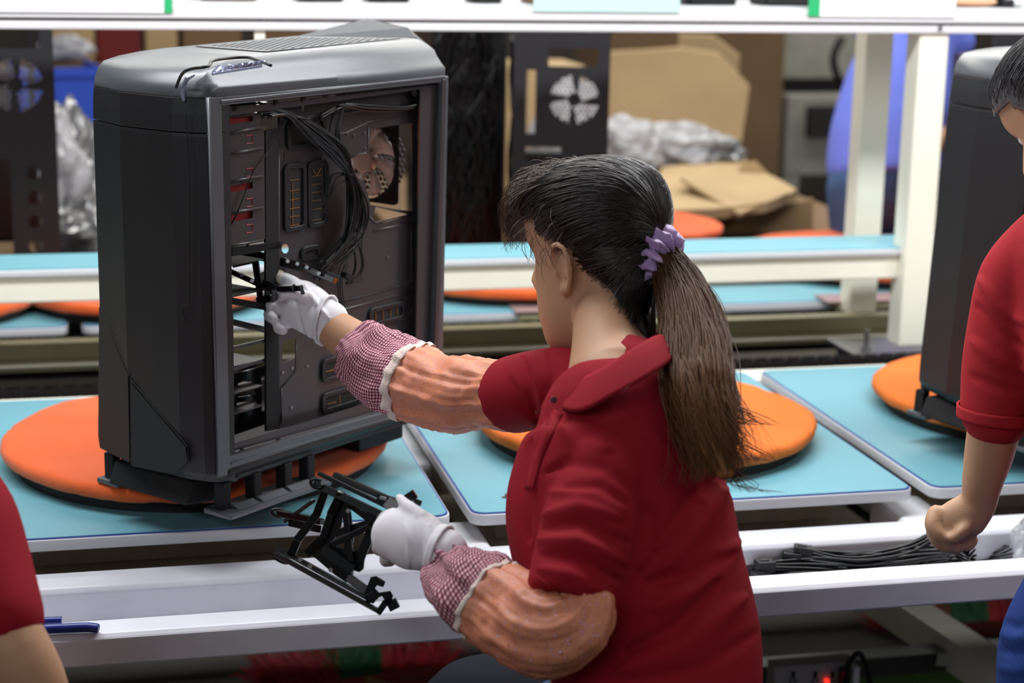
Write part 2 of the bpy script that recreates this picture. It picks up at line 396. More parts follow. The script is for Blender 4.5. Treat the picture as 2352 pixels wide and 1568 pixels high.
def outline_plan(fi, si):
    """plan outline (u, v) of the case body, inset fi at the front and si at the sides"""
    pts = [(.508, 0), (.25, 0), (.03, 0), (.004, 0), (-.010, .004), (-.018, .014), (-.022, .026), (-.030, .050), (-.031, .10), (-.030, .155), (-.016, .197), (-.001, .244), (.012, .256), (.05, .262), (.25, .262), (.508, .262)]
    out = []
    for u, v in pts:
        w = max(0, 1-(u+.03)/.30)
        u2 = u+fi*w - (.6*si if u > .5 else 0); v2 = min(max(v, si), .262-si) if True else v
        out.append((u2, v2))
    return out
def case_exterior(t, closed=False):
    # front bezel: rings up to the seam with the top panel
    def fr(fi, w, b=0): return [Vector((u+b, v, w)) for u, v in outline_plan(fi, 0) if u < .045] + [Vector((.06, .262, w)), Vector((.06, .245, w)), Vector((.035, .20, w)), Vector((.035, .02, w)), Vector((.028, .0, w))]
    R = [fr(.030, .046), fr(.012, .052), fr(.002, .066), fr(0, .09), fr(0, .3), fr(0, .545), fr(.0005, .549)]
    put('front_bezel', MB().rings(R), M_casef, t, world=False, smooth=False, bevel=.0015)
    R = [fr(.0005, .5505), fr(.0, .552), fr(.001, .575), fr(.003, .597)]
    put('top_bezel', MB().rings(R), M_casef, t, world=False, bevel=.0008)
    R = []
    for w, fi, si in ((.5972, .003, 0), (.612, .007, 0), (.617, .010, .005), (.626, .016, .012), (.632, .024, .015), (.638, .050, .024), (.6425, .085, .034), (.645, .13, .044)):
        k = max(0, (w-.612)/.04)
        R.append([Vector((u, v, w+k*.015*max(0, u)/.5)) for u, v in outline_plan(fi, si)])
    tp = put('top_panel', MB().rings(R), M_case, t, world=False, bevel=.002)
    for p in tp.data.polygons: p.use_smooth = True
    # perforated vent on the top
    S = Matrix.Rotation(-math.atan(.024), 4, 'Y')
    holes = []
    for i in range(26):
        for j in range(11):
            u = .175+i*.0105; v = .058+j*.0118+(.0059 if i % 2 else 0)
            if v > .058+.45*(u-.175)*0+.128: continue
            if u > .445-.6*(v-.05): continue
            if u < .175+.4*(v-.05)*0: continue
            holes.append(circ(u, v, .0043, 6))
    put('vent_backing', MB().add([(.16, .05, .0), (.46, .05, 0), (.46, .19, 0), (.16, .19, 0)], [(0, 1, 2, 3)]).mesh('vb'), M_hole, t, world=False).data.transform(Matrix.Translation((0, 0, .6455)) @ S)
    put('top_vent', plate([(.155, .05), (.455, .05), (.385, .193), (.155, .193)], holes, Matrix.Translation((0, 0, .6463)) @ S, .001), M_case, t, world=False)
    # raised rear wedge
    wv = [(.365, .045, .664), (.365, .20, .664), (.50, .045, .664), (.50, .20, .664), (.455, .060, .682), (.49, .185, .694), (.475, .055, .682), (.498, .19, .690)]
    wd_ = MB().add([(.36, .205, .653), (.49, .048, .656), (.535, .188, .680), (.515, .085, .672), (.545, .195, .645), (.525, .05, .645), (.49, .03, .645), (.37, .21, .648)],
                   [(0, 1, 3, 2), (2, 3, 5, 4), (1, 6, 5, 3), (0, 2, 4, 7), (0, 7, 4, 5, 6, 1)])
    put('rear_wedge', wd_, mat('wedge_matt_grey', (56, 58, 62), .6), t, world=False, bevel=.003)
    # feet: low runners with short posts, and a slanted skirt in front
    for v0, v1 in ((-.022, .034), (.215, .262)):
        ft = put('foot', MB().b2((-.004, v0, 0), (.212, v1, .009)), M_case, t, world=False, bevel=.003)
        for u in (.012, .075, .14, .19): put('foot_post', MB().b2((u-.008, (v0+v1)/2-.006, .006), (u+.008, (v0+v1)/2+.014, .048)), M_hole, ft, world=False, bevel=.002)
        for u0, u1, q in ((.02, .062, .006), (.07, .125, .006), (.132, .18, .006)): put('foot_ridge', MB().rings([[Vector((u, v0+.004, .008)), Vector((u, v0+.03, .008)), Vector((u, v0+.022, .008+q)), Vector((u, v0+.018, .008+q))] for u in (u0, u1)]), M_case, ft, world=False, bevel=.001)
    put('foot', MB().b2((.37, .06, 0), (.48, .21, .047)), M_casef, t, world=False, bevel=.003)
    put('front_skirt', MB().rings([[Vector((-.022, v, 0.012)), Vector((.05, v, .002)), Vector((.05, v, .046)), Vector((-.008, v, .046))] for v in (.05, .215)]), M_hole, t, world=False, bevel=.004)
    put('body_underside', MB().b2((.02, .004, .046), (.508, .258, .060)), M_casef, t, world=False, bevel=.003)
    put('side_skirt', MB().rings([[Vector((u, 0, .074-.0)), Vector((u, -.004, .062)), Vector((u, .01, .047)), Vector((u, .03, .047)), Vector((u, .03, .074))] for u in (.012, .508)]), M_casef, t, world=False, bevel=.002)

def facet(t, pts, name, m, plane_pt, plane_n, off=.0006, th=.0012, loc=None):
    """polygon drawn on a plane of the case, given by pixels of the photograph"""
    vs = [lp(x, y, plane_pt, plane_n) for x, y in pts]
    n = Vector(plane_n).normalized()
    return put(name, MB().prism(vs, n*(off), n*(off+th)), m, t, world=False)

CASE = root('computer_case', (.1666, 2.4719, .845), math.radians(40.66), 'big open sided dark grey computer tower standing on the orange cushion at left', 'computer case')
CM = RM(CASE); CI = CM.inverted()
def lp(x, y, pt, n):
    o = CI @ CAM; d = (CI.to_3x3() @ ray(x, y)); pt = Vector(pt); n = Vector(n)
    return o+d*((pt-o).dot(n)/d.dot(n))
def ls(x, y, v=.03): return lp(x, y, (0, v, 0), (0, 1, 0))
def lf(x, y, u=0): return lp(x, y, (u, 0, 0), (1, 0, 0))
case_exterior(CASE)
t = CASE
# vent meshes on the front facets, seams, power trim
facet(t, [(303, 880), (428, 1026), (433, 1060), (405, 1084), (372, 1084), (303, 1068)], 'front_mesh', M_shellmesh, (-.0305, .1, 0), (-1, 0, 0))
bn = Vector((-.089, .029, 0)).normalized(); 
facet(t, [(230, 704), (296, 862), (300, 1062), (232, 1028), (228, 1000)], 'front_mesh', M_shellmesh, (-.016, .197, 0), Vector((-.089, .029, 0)).normalized())
def seam(name, pts, m, r=.0008): return put(name, MB().tube(pts, r, 6), m, t, world=False)
seam('door_seam', [lf(427, 262, -.0312), lf(436, 400, -.0312), lf(436, 700, -.0312), lf(418, 710, -.0312), lf(432, 750, -.0312)], M_hole)
bp = (-.016, .197, 0)
seam('mesh_trim', [lp(229, 700, bp, bn), lp(298, 862, bp, bn)], M_casef)
seam('mesh_trim', [lf(301, 872, -.0312), lf(430, 1024, -.0312), lf(434, 1062, -.0312), lf(406, 1087, -.0312)], M_casef)
pw = [ls(442, 174, -.0), ls(428, 182, -.0), ls(420, 200, 0), ls(418, 220, 0), ls(422, 232, 0)]
put('power_trim', MB().tube([lf(446, 172, -.012), lf(430, 180, -.022), lf(422, 195, -.024), lf(419, 215, -.025), lf(422, 232, -.025)], [.002, .0035, .0035, .003, .002], 8), M_chrome, t, world=False)
zt = .647
def ltop(x, y, z=.6525): return lp(x, y, (0, 0, z), (0, 0, 1))
put('port_groove', MB().tube(spline([lf(405, 200, -.031), ltop(418, 170, .636), ltop(440, 158, .645), ltop(478, 152, .650), ltop(492, 138, .652), ltop(560, 131, .654), ltop(588, 137, .654), ltop(622, 150, .654)], 4), .0022, 8), M_black, t, world=False, smooth=True)
film = MB(); rnd = random.Random(3)
for k in range(9):
    a = ltop(492+k*13, 166-k*2.3, .654); b = ltop(505+k*12, 152-k*1.2, .660)
    film.bar(a, b, .006, .003); film.bar(a, a+Vector((.012, .003, .004)), .004, .002)
film.bar(ltop(488, 170, .653), ltop(600, 152, .655), .004, .003)
fl = put('port_film', film, M_chrome, t, world=False, bevel=.0008)
# near side frame
def side_poly(pts, v=.0): return [(ls(x, y, v).x, ls(x, y, v).z) for x, y in pts]
SM = Matrix(((1, 0, 0, 0), (0, 0, 1, 0), (0, 1, 0, 0), (0, 0, 0, 1)))    # (x, y, h) -> (u, h, w)
def sideplate(name, outline, holes, v, th, m, bev=0): return put(name, plate(outline, holes, Matrix.Translation((0, v, 0)) @ SM, th, bev), m, t, world=False)
op = side_poly([(504, 236), (1018, 172), (999, 805), (992, 925), (932, 945), (536, 1052)])
sideplate('side_frame', [(-.004, .062), (-.008, .597), (.512, .597), (.504, .075), (.42, .062)], [side_poly([(506, 240), (1014, 186), (996, 800), (990, 915), (930, 935), (526, 1048)])], .003, .006, M_case, .0015)
put('frame_lip', MB().bar(ls(505, 233, 0), ls(1020, 176, 0), .006, .004), M_case, t, world=False, bevel=.001)
put('frame_lip', MB().bar(ls(528, 1064, 0), ls(930, 950, 0), .006, .004), M_case, t, world=False, bevel=.001)
sideplate('side_rim', side_poly([(512, 250), (1010, 194), (993, 800), (990, 905), (930, 925), (532, 1036)], .010), [side_poly([(525, 266), (965, 205), (955, 800), (950, 880), (928, 900), (538, 1020)], .010)], .011, .003, M_tray)
for x, y in ((543, 248), (634, 234), (697, 226), (796, 212), (889, 198), (975, 186)):
    p = ls(x, y, .007); put('screw_hole', MB().cyl(p+Vector((0, .002, 0)), p, .0045, 14).cyl(p, p+Vector((0, -.001, 0)), .002, 10), M_hole, t, world=False)
for x, y in ((557, 1036), (640, 1013)):
    p = ls(x, y, .006); put('screw_hole', MB().cyl(p+Vector((0, .002, 0)), p, .0045, 14), M_hole, t, world=False)
# black recess at the rear of the near side
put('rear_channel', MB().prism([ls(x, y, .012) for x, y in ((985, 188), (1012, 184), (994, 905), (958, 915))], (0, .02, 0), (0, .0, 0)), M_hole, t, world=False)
put('rear_post', MB().prism([ls(x, y, .0) for x, y in ((1013, 182), (1023, 181), (1001, 925), (991, 928))], (0, .024, 0), (0, -.003, 0)), M_tray, t, world=False, bevel=.001)
# motherboard tray with its openings
V = .032
T = lambda pts: side_poly(pts, V)
def rr_px(x0, y0, x1, y1, r=.006):
    a = ls(x0, y1, V); b = ls(x1, y0, V); return rrect(a.x, a.z, b.x, b.z, r)
tray_holes = [T([(852, 296), (945, 282), (947, 485), (905, 480), (850, 470), (838, 420), (800, 392), (805, 365), (845, 345)]),
              T([(648, 782), (679, 776), (679, 822), (648, 832)]), [(p.x, p.z) for p in [ls(655+9*math.cos(a), 571+11*math.sin(a), V) for a in [k*.52 for k in range(12)]]],
              T([(645, 345), (652, 350), (652, 368), (645, 374)]), T([(692, 236), (700, 235), (700, 254), (692, 256)]),
              T([(862, 475), (944, 494), (880, 512), (855, 503)])]
sideplate('motherboard_tray', T([(640, 238), (968, 196), (968, 560), (960, 900), (925, 915), (640, 985)]), tray_holes, V, .0015, M_tray)
for box in ((652, 372, 700, 534), (706, 366, 750, 524), (658, 264, 745, 345), (846, 690, 928, 752), (738, 806, 815, 880), (738, 880, 825, 950), (690, 560, 735, 600)):
    a = ls(box[0], box[3], V-.002); b = ls(box[2], box[1], V-.002)
    o = rrect(a.x, a.z, b.x, b.z, .010); i = rrect(a.x+.006, a.z+.006, b.x-.006, b.z-.006, .006)
    g = sideplate('cable_grommet', o, [i], V-.003, .004, M_casef, .0008)
    sideplate('grommet_rubber', rrect(a.x+.005, a.z+.005, b.x-.005, b.z-.005, .006), [], V-.0015, .001, mat('rubber_dark', (30, 27, 27), .7))
slits = []
class _S:
    def bar(s, a, b, w, h): slits.append((a, b, w, h)); return s
slit = _S()
for bx, ys in ((676, (413, 437, 458, 478, 497, 517)), (727, (404, 423, 441, 460, 480, 505))):
    for y in ys: slit.bar(ls(bx-11, y+1.5, V-.003), ls(bx+11, y-2, V-.003), .0012, .0008)
slit.bar(ls(672, 420, V-.003), ls(672, 520, V-.003), .001, .0008).bar(ls(718, 388, V-.003), ls(728, 404, V-.003), .001, .001).bar(ls(737, 386, V-.003), ls(728, 404, V-.003), .001, .001)
for x in (863, 880, 897, 912): slit.bar(ls(x, 703, V-.003), ls(x, 736, V-.003), .001, .0008)
for x0, y0 in ((750, 835), (752, 910)):
    slit.bar(ls(x0, y0+18, V-.003), ls(x0+20, y0+13, V-.003), .001, .0008).bar(ls(x0+28, y0-8, V-.003), ls(x0+28, y0+30, V-.003), .001, .0008)
for a_, b_, w_, h_ in slits: put('grommet_slit', MB().bar(a_, b_, w_, h_), M_tan, t, world=False)
ridge = MB()
for pl in ([(765, 262), (960, 236)], [(760, 310), (795, 305), (830, 288), (846, 280), (940, 262)], [(846, 290), (846, 345), (838, 352), (800, 358)], [(850, 500), (862, 512), (945, 492)], [(856, 530), (945, 512), (945, 648), (790, 692)],
           [(790, 560), (832, 548), (832, 640), (800, 650)], [(700, 735), (960, 665)], [(760, 700), (960, 645)], [(745, 290), (740, 380), (745, 540)], [(646, 890), (680, 850), (680, 790)], [(646, 890), (646, 970)], [(640, 250), (640, 980)], [(960, 210), (958, 900)], [(765, 262), (758, 300)]):
    ridge.tube([ls(x, y, V-.001) for x, y in pl], .0016, 6)
rd = put('pressed_ridges', ridge, M_tray, t, world=False, smooth=True)
sc = MB()
for x, y in ((797, 306), (812, 310), (836, 305), (838, 340), (822, 420), (650, 600), (700, 590), (831, 533), (705, 690), (733, 708), (770, 690), (670, 845), (648, 855), (890, 590), (925, 730), (745, 940), (668, 935), (920, 860), (705, 840), (945, 708), (792, 352), (760, 335)):
    p = ls(x, y, V-.001); sc.cyl(p+Vector((0, .001, 0)), p-Vector((0, .0018, 0)), .0022, 8)
put('tray_screws', sc, M_steel, t, world=False)
p = ls(943, 711, V); put('thumb_nut', MB().cyl(p, p-Vector((0, .005, 0)), .0055, 6), M_tray, t, world=False)
# drive bays
V2 = .020
bay = sideplate('drive_bay_wall', side_poly([(520, 268), (600, 258), (606, 300), (608, 548), (526, 562)], V2), [side_poly(q, V2) for q in ([(521, 271), (580, 266), (580, 278), (521, 286)], [(524, 428), (580, 417), (580, 432), (524, 444)], [(525, 494), (580, 484), (580, 500), (525, 511)])], V2, .0015, M_tray)
for q in ([(521, 271), (582, 265), (582, 280), (521, 288)], [(524, 428), (580, 416), (580, 434), (524, 444)], [(525, 492), (580, 484), (580, 502), (525, 512)], [(612, 339), (630, 336), (630, 346), (612, 348)], [(618, 532), (630, 530), (630, 548), (618, 550)], [(556, 556), (584, 552), (570, 564)]):
    put('red_latch', MB().prism([ls(x, y, V2+.006) for x, y in q], (0, .002, 0), (0, 0, 0)), M_red, t, world=False)
for y in (312, 388, 457, 517):
    put('latch_outline', MB().tube([ls(566, y, V2-.001), ls(580, y-2, V2-.001), ls(580, y+16, V2-.001), ls(566, y+18, V2-.001)], .0008, 6), M_red, t, world=False)
for y in (300, 348, 412, 484, 560): put('bay_rib', MB().tube([ls(522, y+6, V2-.002), ls(604, y-8, V2-.002)], .002, 6), M_tray, t, world=False, smooth=True)
put('bay_back', MB().b2((.03, .19, .30), (.125, .192, .585)), M_hole, t, world=False)
for w in (.31, .355, .40, .445, .49, .535, .58): put('bay_shelf', MB().b2((.032, .024, w), (.118, .19, w+.0015)), M_hole, t, world=False)
sideplate('cage_post', side_poly([(610, 300), (640, 294), (640, 985), (612, 990)], .024), [], .026, .004, M_hole)
# lower cage, open to the far side
lc = MB()
for w in (.135, .165, .205): lc.b2((.03, .03, w), (.118, .215, w+.0018))
put('cage_shelf', lc, M_tray, t, world=False)
def hbar(px, a, v, s=.006, m=M_blacks, name='cage_bar'):
    return put(name, MB().bar(ls(px[0], px[1], v), ls(px[2], px[3], v), s, s), m, t, world=False, bevel=.0008)
hbar((526, 578, 640, 560), 0, .03, .012); hbar((528, 690, 640, 710), 0, .03, .010); hbar((528, 738, 640, 765), 0, .03, .009)
hbar((530, 850, 636, 816), 0, .03, .005, M_tray); hbar((530, 800, 636, 775), 0, .03, .005, M_tray)
cg = sideplate('lower_cage', side_poly([(530, 862), (634, 830), (634, 965), (532, 1000)], .06), [side_poly(q, .06) for q in ([(545, 880), (575, 868), (590, 905), (545, 912)], [(542, 925), (590, 918), (592, 935), (542, 935)], [(598, 862), (618, 858), (618, 940), (600, 944)])], .06, .003, M_blacks)
sideplate('lower_cage', side_poly([(530, 862), (634, 830), (634, 965), (532, 1000)], .20), [side_poly([(545, 880), (615, 860), (615, 935), (545, 955)], .20)], .20, .003, M_blacks)
# far side frame, floor, roof and rear panel
sideplate('far_frame', [(.03, .06), (.03, .597), (.508, .597), (.508, .06)], [[(.045, .12), (.045, .575), (.48, .575), (.48, .10), (.06, .10)]], .238, .004, M_tray)
put('floor_pan', MB().b2((.03, .012, .062), (.505, .236, .066)), M_tray, t, world=False)
put('roof_pan', MB().b2((.03, .012, .585), (.505, .236, .590)), M_tray, t, world=False)
FMx = Matrix(((0, 0, 1, 0), (1, 0, 0, 0), (0, 1, 0, 0), (0, 0, 0, 1)))   # (x, y, h) -> (h, v, w)
fc = lf(853, 365, .49)
hx = []
for i in range(-7, 8):
    for j in range(-7, 8):
        x = i*.0095+(.00475 if j % 2 else 0); y = j*.0082
        if math.hypot(x, y) < .060: hx.append(circ(fc.y+x, fc.z+y, .0042, 6))
slots = [[(.03, .20+k*.021), (.13, .20+k*.021), (.13, .214+k*.021), (.03, .214+k*.021)] for k in range(7)]
put('rear_panel', plate([(.02, .07), (.225, .07), (.225, .585), (.02, .585)], hx+slots+[[(lf(x, y, .503).y, lf(x, y, .503).z) for x, y in ((915, 285), (952, 279), (952, 478), (918, 480))]], Matrix.Translation((.503, 0, 0)) @ FMx, .0015), M_tray, t, world=False)
fan = put('rear_fan', plate(rrect(fc.y-.068, fc.z-.068, fc.y+.068, fc.z+.068, .008), [circ(fc.y, fc.z, .063, 40)], Matrix.Translation((.476, 0, 0)) @ FMx, .004), M_hole, t, world=False)
bl = MB()
for k in range(7):
    a0 = k*2*math.pi/7; R = []
    for r in (.018, .035, .050, .060):
        row = []
        for s in (0, .5, 1):
            a = a0+s*(.62+r*3)+r*7; row.append(Vector((.470+.012*s, fc.y+r*math.cos(a), fc.z+r*math.sin(a))))
        R.append(row)
    vs = [p for r in R for p in r]; fs = []
    for i in range(3):
        for j in range(2): fs.append((i*3+j, i*3+j+1, (i+1)*3+j+1, (i+1)*3+j))
    bl.add(vs, fs)
b_ = put('fan_blades', bl, M_fan, fan, world=False, smooth=True); b_.modifiers.new('s', 'SOLIDIFY').thickness = .0015
put('fan_hub', MB().cyl((.466, fc.y, fc.z), (.484, fc.y, fc.z), .020, 24), M_fan, fan, world=False, bevel=.002)
# cable looms
def loom(name, path, n, spread, r=.0017, seed=1, m=M_cable, pinch=()):
    rnd = random.Random(seed); mb = MB()
    for k in range(n):
        a = rnd.uniform(0, 6.28); q = rnd.uniform(.15, 1)**.5; pts = []
        ph = rnd.uniform(0, 6.28)
        for i, p in enumerate(path):
            s = spread[i]*q
            pts.append(Vector(p)+Vector((math.cos(a+.25*i)*s, math.sin(ph+i*.7)*min(s, .010)*.8, math.sin(a+.25*i)*s)))
        mb.tube(spline(pts, 6), r*rnd.uniform(.8, 1.2), 6)
    return put(name, mb, m, t, world=False, smooth=True)
C1 = [ls(600, 256, .020), ls(660, 262, .016), ls(720, 305, .012), ls(775, 352, .010), ls(803, 400, .008), ls(822, 470, .006), ls(812, 540, .006), ls(775, 590, .008), ls(735, 625, .012)]
loom('cable_loom', C1, 34, (.012, .005, .016, .016, .007, .018, .022, .018, .012), .0018, 4)
loom('cable_loom', [ls(735, 268, .018), ls(790, 242, .016), ls(850, 246, .015), ls(930, 248, .016), ls(962, 236, .018), ls(945, 205, .02)], 8, (.004, .003, .006, .004, .006, .004), .0015, 5)
loom('cable_loom', [ls(790, 242, .016), ls(768, 300, .014), ls(778, 345, .012), ls(800, 385, .010)], 5, (.003, .008, .006, .004), .0013, 6)
loom('cable_loom', [ls(745, 490, .014), ls(770, 420, .012), ls(800, 405, .010)], 4, (.008, .01, .004), .0012, 8)
loom('thin_wire', [ls(660, 270, .016), ls(625, 335, .014), ls(585, 390, .012), ls(565, 440, .012), ls(545, 490, .012), ls(528, 520, .014)], 2, (.002, .001, .001, .003, .002, .001), .0008, 9)
loom('thin_wire', [ls(795, 600, .012), ls(780, 640, .01), ls(785, 700, .012), ls(795, 745, .014)], 4, (.006, .004, .005, .003), .0009, 10)
loom('cable_loom', [ls(800, 650, .01), ls(822, 620, .01), ls(820, 575, .01), ls(800, 540, .01)], 5, (.004, .006, .005, .003), .0013, 11)
for x, y in ((697, 272), (802, 400), (790, 243)):
    p = ls(x, y, .010); put('cable_tie', MB().tube([p+Vector((math.cos(a)*.0095, math.sin(a)*.007, 0)) for a in [k*.52 for k in range(13)]], .0014, 6), M_hole, t, world=False)
put('drive_connector', MB().bar(ls(742, 628, .0), ls(772, 640, .0), .016, .010), M_casef, t, world=False, bevel=.001)
put('drive_connector', MB().bar(ls(790, 630, .0), ls(806, 640, .0), .012, .008), M_black, t, world=False, bevel=.001)

# ---------------------------------------------------------------- closed case at right
# a second tower: same outer shell, closed side
C2P = PZ(2118, 885, .905)
A2 = math.radians(21)
_o = Vector((-.001*math.cos(A2)-.25*math.sin(A2), -.001*math.sin(A2)+.25*math.cos(A2), 0))
CASE2 = root('computer_case', (C2P.x-_o.x-.016, C2P.y-_o.y, .847), A2, 'closed dark grey computer tower on the orange cushion at the right edge', 'computer case')
CASE2.rotation_euler = (Matrix.Rotation(math.radians(2.4), 3, 'Y') @ Matrix.Rotation(A2, 3, 'Z')).to_euler()
case_exterior(CASE2, True)
t = CASE2
put('side_panel', MB().b2((.03, -.002, .062), (.508, .004, .597)), M_case, t, world=False, bevel=.002)
put('side_panel', MB().b2((.03, .258, .062), (.508, .264, .597)), M_case, t, world=False, bevel=.002)
put('rear_panel', MB().b2((.503, .01, .062), (.508, .25, .597)), M_tray, t, world=False)
put('door_seam', MB().b2((-.0318, .036, .06), (-.029, .040, .54)), M_hole, t, world=False)
t = CASE

# ---------------------------------------------------------------- far objects
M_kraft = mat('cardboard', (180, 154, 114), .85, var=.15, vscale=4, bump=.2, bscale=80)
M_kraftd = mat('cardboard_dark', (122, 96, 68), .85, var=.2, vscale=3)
M_film = mat('plastic_film', (190, 190, 196), .34, spec=.6, trans=.35)
M_filmd = mat('plastic_film_dark', (110, 110, 112), .15, spec=.9, trans=.15)
M_blue = mat('blue_crate_plastic', (28, 70, 185), .5)
M_machine = mat('machine_grey', (150, 148, 140), .5, var=.2)

M_chas = mat('chassis_black', (46, 46, 50), .4)
def tower_back(name_label, loc, rz, circles, H=.60, side_cables=True):
    r = root('tower_chassis', loc, rz, name_label, 'computer case')
    # local x: width, y: depth away from the viewer, z: up; rear panel at y=0
    W = .235
    holes = [rrect(.085, .515, .205, .56, .004), rrect(.03, .35, .055, .505, .003)]
    holes += [q for q in [[(.03, .16+k*.024), (.12, .16+k*.024), (.12, .174+k*.024), (.03, .174+k*.024)] for k in range(7)]]
    hc = (.15, .435)
    for a in range(4):
        pts = []
        for k in range(9): q = a*math.pi/2+.15+k*.15; pts.append((hc[0]+.060*math.cos(q), hc[1]+.060*math.sin(q)))
        for k in range(9): q = a*math.pi/2+.15+(8-k)*.15; pts.append((hc[0]+.016*math.cos(q-.3), hc[1]+.016*math.sin(q-.3)))
        holes.append(pts)
    if circles: holes = holes[:1]+holes[-4:]+[circ(.18, .07+.055*k, .016, 14) for k in range(4)]+[rrect(.02, .05, .13, .27, .01)]
    put('rear_panel', plate([(0, 0), (W, 0), (W, H), (0, H)], holes, Matrix(((1, 0, 0, 0), (0, 0, 1, 0), (0, 1, 0, 0), (0, 0, 0, 1))), .002), M_chas, r, world=False)
    put('fan_ring', MB().tube([(hc[0]+.067*math.cos(k*.314), .006, hc[1]+.067*math.sin(k*.314)) for k in range(21)], .006, 6), M_black, r, world=False)
    put('fan_mesh', plate(circ(*hc, .066, 24), [circ(hc[0]+i*.011+(.0055 if j % 2 else 0), hc[1]+j*.0095, .0045, 6) for i in range(-6, 7) for j in range(-6, 7) if math.hypot(i*.011+(.0055 if j % 2 else 0), j*.0095) < .060], Matrix(((1, 0, 0, 0), (0, 0, 1, .02), (0, 1, 0, 0), (0, 0, 0, 1))), .001), mat('bright_mesh', (190, 190, 195), .4, .3), r, world=False)
    for x in (0, W):
        for z in (0, H): put('frame_rail', MB().b2((x-.006, 0, z-.006), (x+.006, .46, z+.006)), M_black, r, world=False)
    for x in (0, W): put('front_post', MB().b2((x-.006, .45, 0), (x+.006, .47, H)), M_black, r, world=False)
    put('motherboard_tray', MB().b2((.03, .06, .05), (.033, .44, .55)), M_tray, r, world=False)
    put('front_panel', MB().b2((-.01, .46, 0), (W+.01, .50, H*.42)), M_black, r, world=False, bevel=.01)
    if side_cables:
        rnd = random.Random(5); mb = MB()
        for k in range(26):
            y = rnd.uniform(.08, .40); pts = [(.01+rnd.uniform(-.02, .01), y+rnd.uniform(-.04, .04)+.03*math.sin(i), H*.95-i*H*.15) for i in range(7)]
            mb.tube(spline(pts, 4), .0035, 6)
        put('cable_loom', mb, M_cable, r, world=False, smooth=True)
        put('film_wrap', MB().b2((-.025, .10, .1), (-.022, .38, .5)), M_black, r, world=False)
    return r
mc = PY(1172, 560, 4.28)
tower_back('black open tower chassis seen from its back, left of the woman\'s head', (mc.x, 4.28, .83), math.radians(-14), False)
lc_ = PY(-105, 585, 4.15)
tower_back('dark open tower chassis cut off by the left edge of the photo', (lc_.x, 4.15, .875), math.radians(8), True, .58, False)
rc = PY(2175, 500, 4.5)
tower_back('black tower chassis in the background between the right post and the closed case', (rc.x-.05, 4.22, .80), math.radians(-10), False, .66, False)

wt = root('wrapped_tower', PY(1020, 560, 4.35), 0, 'black chassis side draped with hanging black cables, right behind the big case', 'computer case')
a_ = PY(1012, 560, 4.40); b_ = PY(1168, 560, 4.40)
put('side_panel', MB().b2((a_.x-.02, 4.42, .80), (b_.x-.045, 4.80, 1.47)), mat('wrap_black', (20, 19, 20), .3), wt, bevel=.01)
put('side_edge', MB().b2((b_.x-.04, 4.44, .80), (b_.x-.005, 4.47, 1.47)), M_dark, wt)
rnd = random.Random(15); mb = MB()
for k in range(40):
    x = rnd.uniform(a_.x-.01, b_.x-.06); mb.tube(spline([(x+rnd.uniform(-.03, .03)+.02*math.sin(i*1.1+k), 4.41-rnd.uniform(0, .02), 1.46-i*.09) for i in range(8)], 4), .0035, 6)
put('cable_loom', mb, M_cable, wt, smooth=True)
def crumple(name, c, r, m, label, cat, seed, amp=.25, group=None, sm=True):
    R = []; n = 40; k = 26; c = Vector(c)
    for i in range(k+1):
        th = math.pi*min(max(i/k, .01), .99); row = []
        for j in range(n):
            q = 2*math.pi*j/n; d = Vector((math.sin(th)*math.cos(q), math.sin(th)*math.sin(q), -math.cos(th)))
            f = 1+amp*noise.noise(d*2.2+Vector((seed, 0, 0)))+amp*.22*(1-2*abs(noise.noise(d*4+Vector((0, seed, 0)))))
            p = Vector((d.x*r[0], d.y*r[1], d.z*r[2]))*f
            if p.z < -r[2]*.8: p.z = -r[2]*.8
            row.append(p)
        R.append(row)
    o = put(name, MB().rings(R), m, None); o.location = c; tag(o, label, cat, group); return o
# left background
cr = root('plastic_crate', PY(60, 330, 6.2), .15, 'blue plastic crate behind the left tower chassis', 'crate')
put('crate_wall', MB().b2((0, 0, 0), (.26, .012, .25)), M_blue, cr, world=False)
put('crate_wall', MB().b2((.25, 0, 0), (.262, .35, .25)), M_blue, cr, world=False)
put('crate_wall', MB().b2((-.012, 0, 0), (0, .35, .25)), M_blue, cr, world=False)
put('crate_floor', MB().b2((0, 0, 0), (.25, .35, .01)), M_blue, cr, world=False)
put('crate_rim', MB().b2((-.02, -.015, .22), (.27, .0, .25)), M_blue, cr, world=False)
rk = root('storage_rack', (.0, 6.6, 0), 0, 'dark storage rack carrying crates and boxes at the left of the background', 'rack')
zc = PY(60, 330, 6.2).z
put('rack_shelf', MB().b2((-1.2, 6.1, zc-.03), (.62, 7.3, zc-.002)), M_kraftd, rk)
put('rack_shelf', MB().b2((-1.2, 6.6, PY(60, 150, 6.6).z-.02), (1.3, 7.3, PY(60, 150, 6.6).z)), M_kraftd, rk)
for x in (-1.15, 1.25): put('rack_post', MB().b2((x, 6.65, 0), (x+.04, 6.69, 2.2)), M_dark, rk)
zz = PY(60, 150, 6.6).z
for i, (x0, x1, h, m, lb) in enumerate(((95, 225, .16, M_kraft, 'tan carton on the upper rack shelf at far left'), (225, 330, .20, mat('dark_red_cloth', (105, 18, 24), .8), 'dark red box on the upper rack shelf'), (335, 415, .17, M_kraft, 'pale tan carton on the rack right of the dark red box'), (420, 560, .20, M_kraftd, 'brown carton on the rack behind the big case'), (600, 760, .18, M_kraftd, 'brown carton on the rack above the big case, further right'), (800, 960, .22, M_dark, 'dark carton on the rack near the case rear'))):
    a, b = PY(x0, 150, 6.75), PY(x1, 150, 6.75)
    o = put('storage_box', MB().b2((a.x, 6.72, zz+.001), (b.x-.01, 7.1, zz+h)), m, bevel=.006); tag(o, lb, 'box')
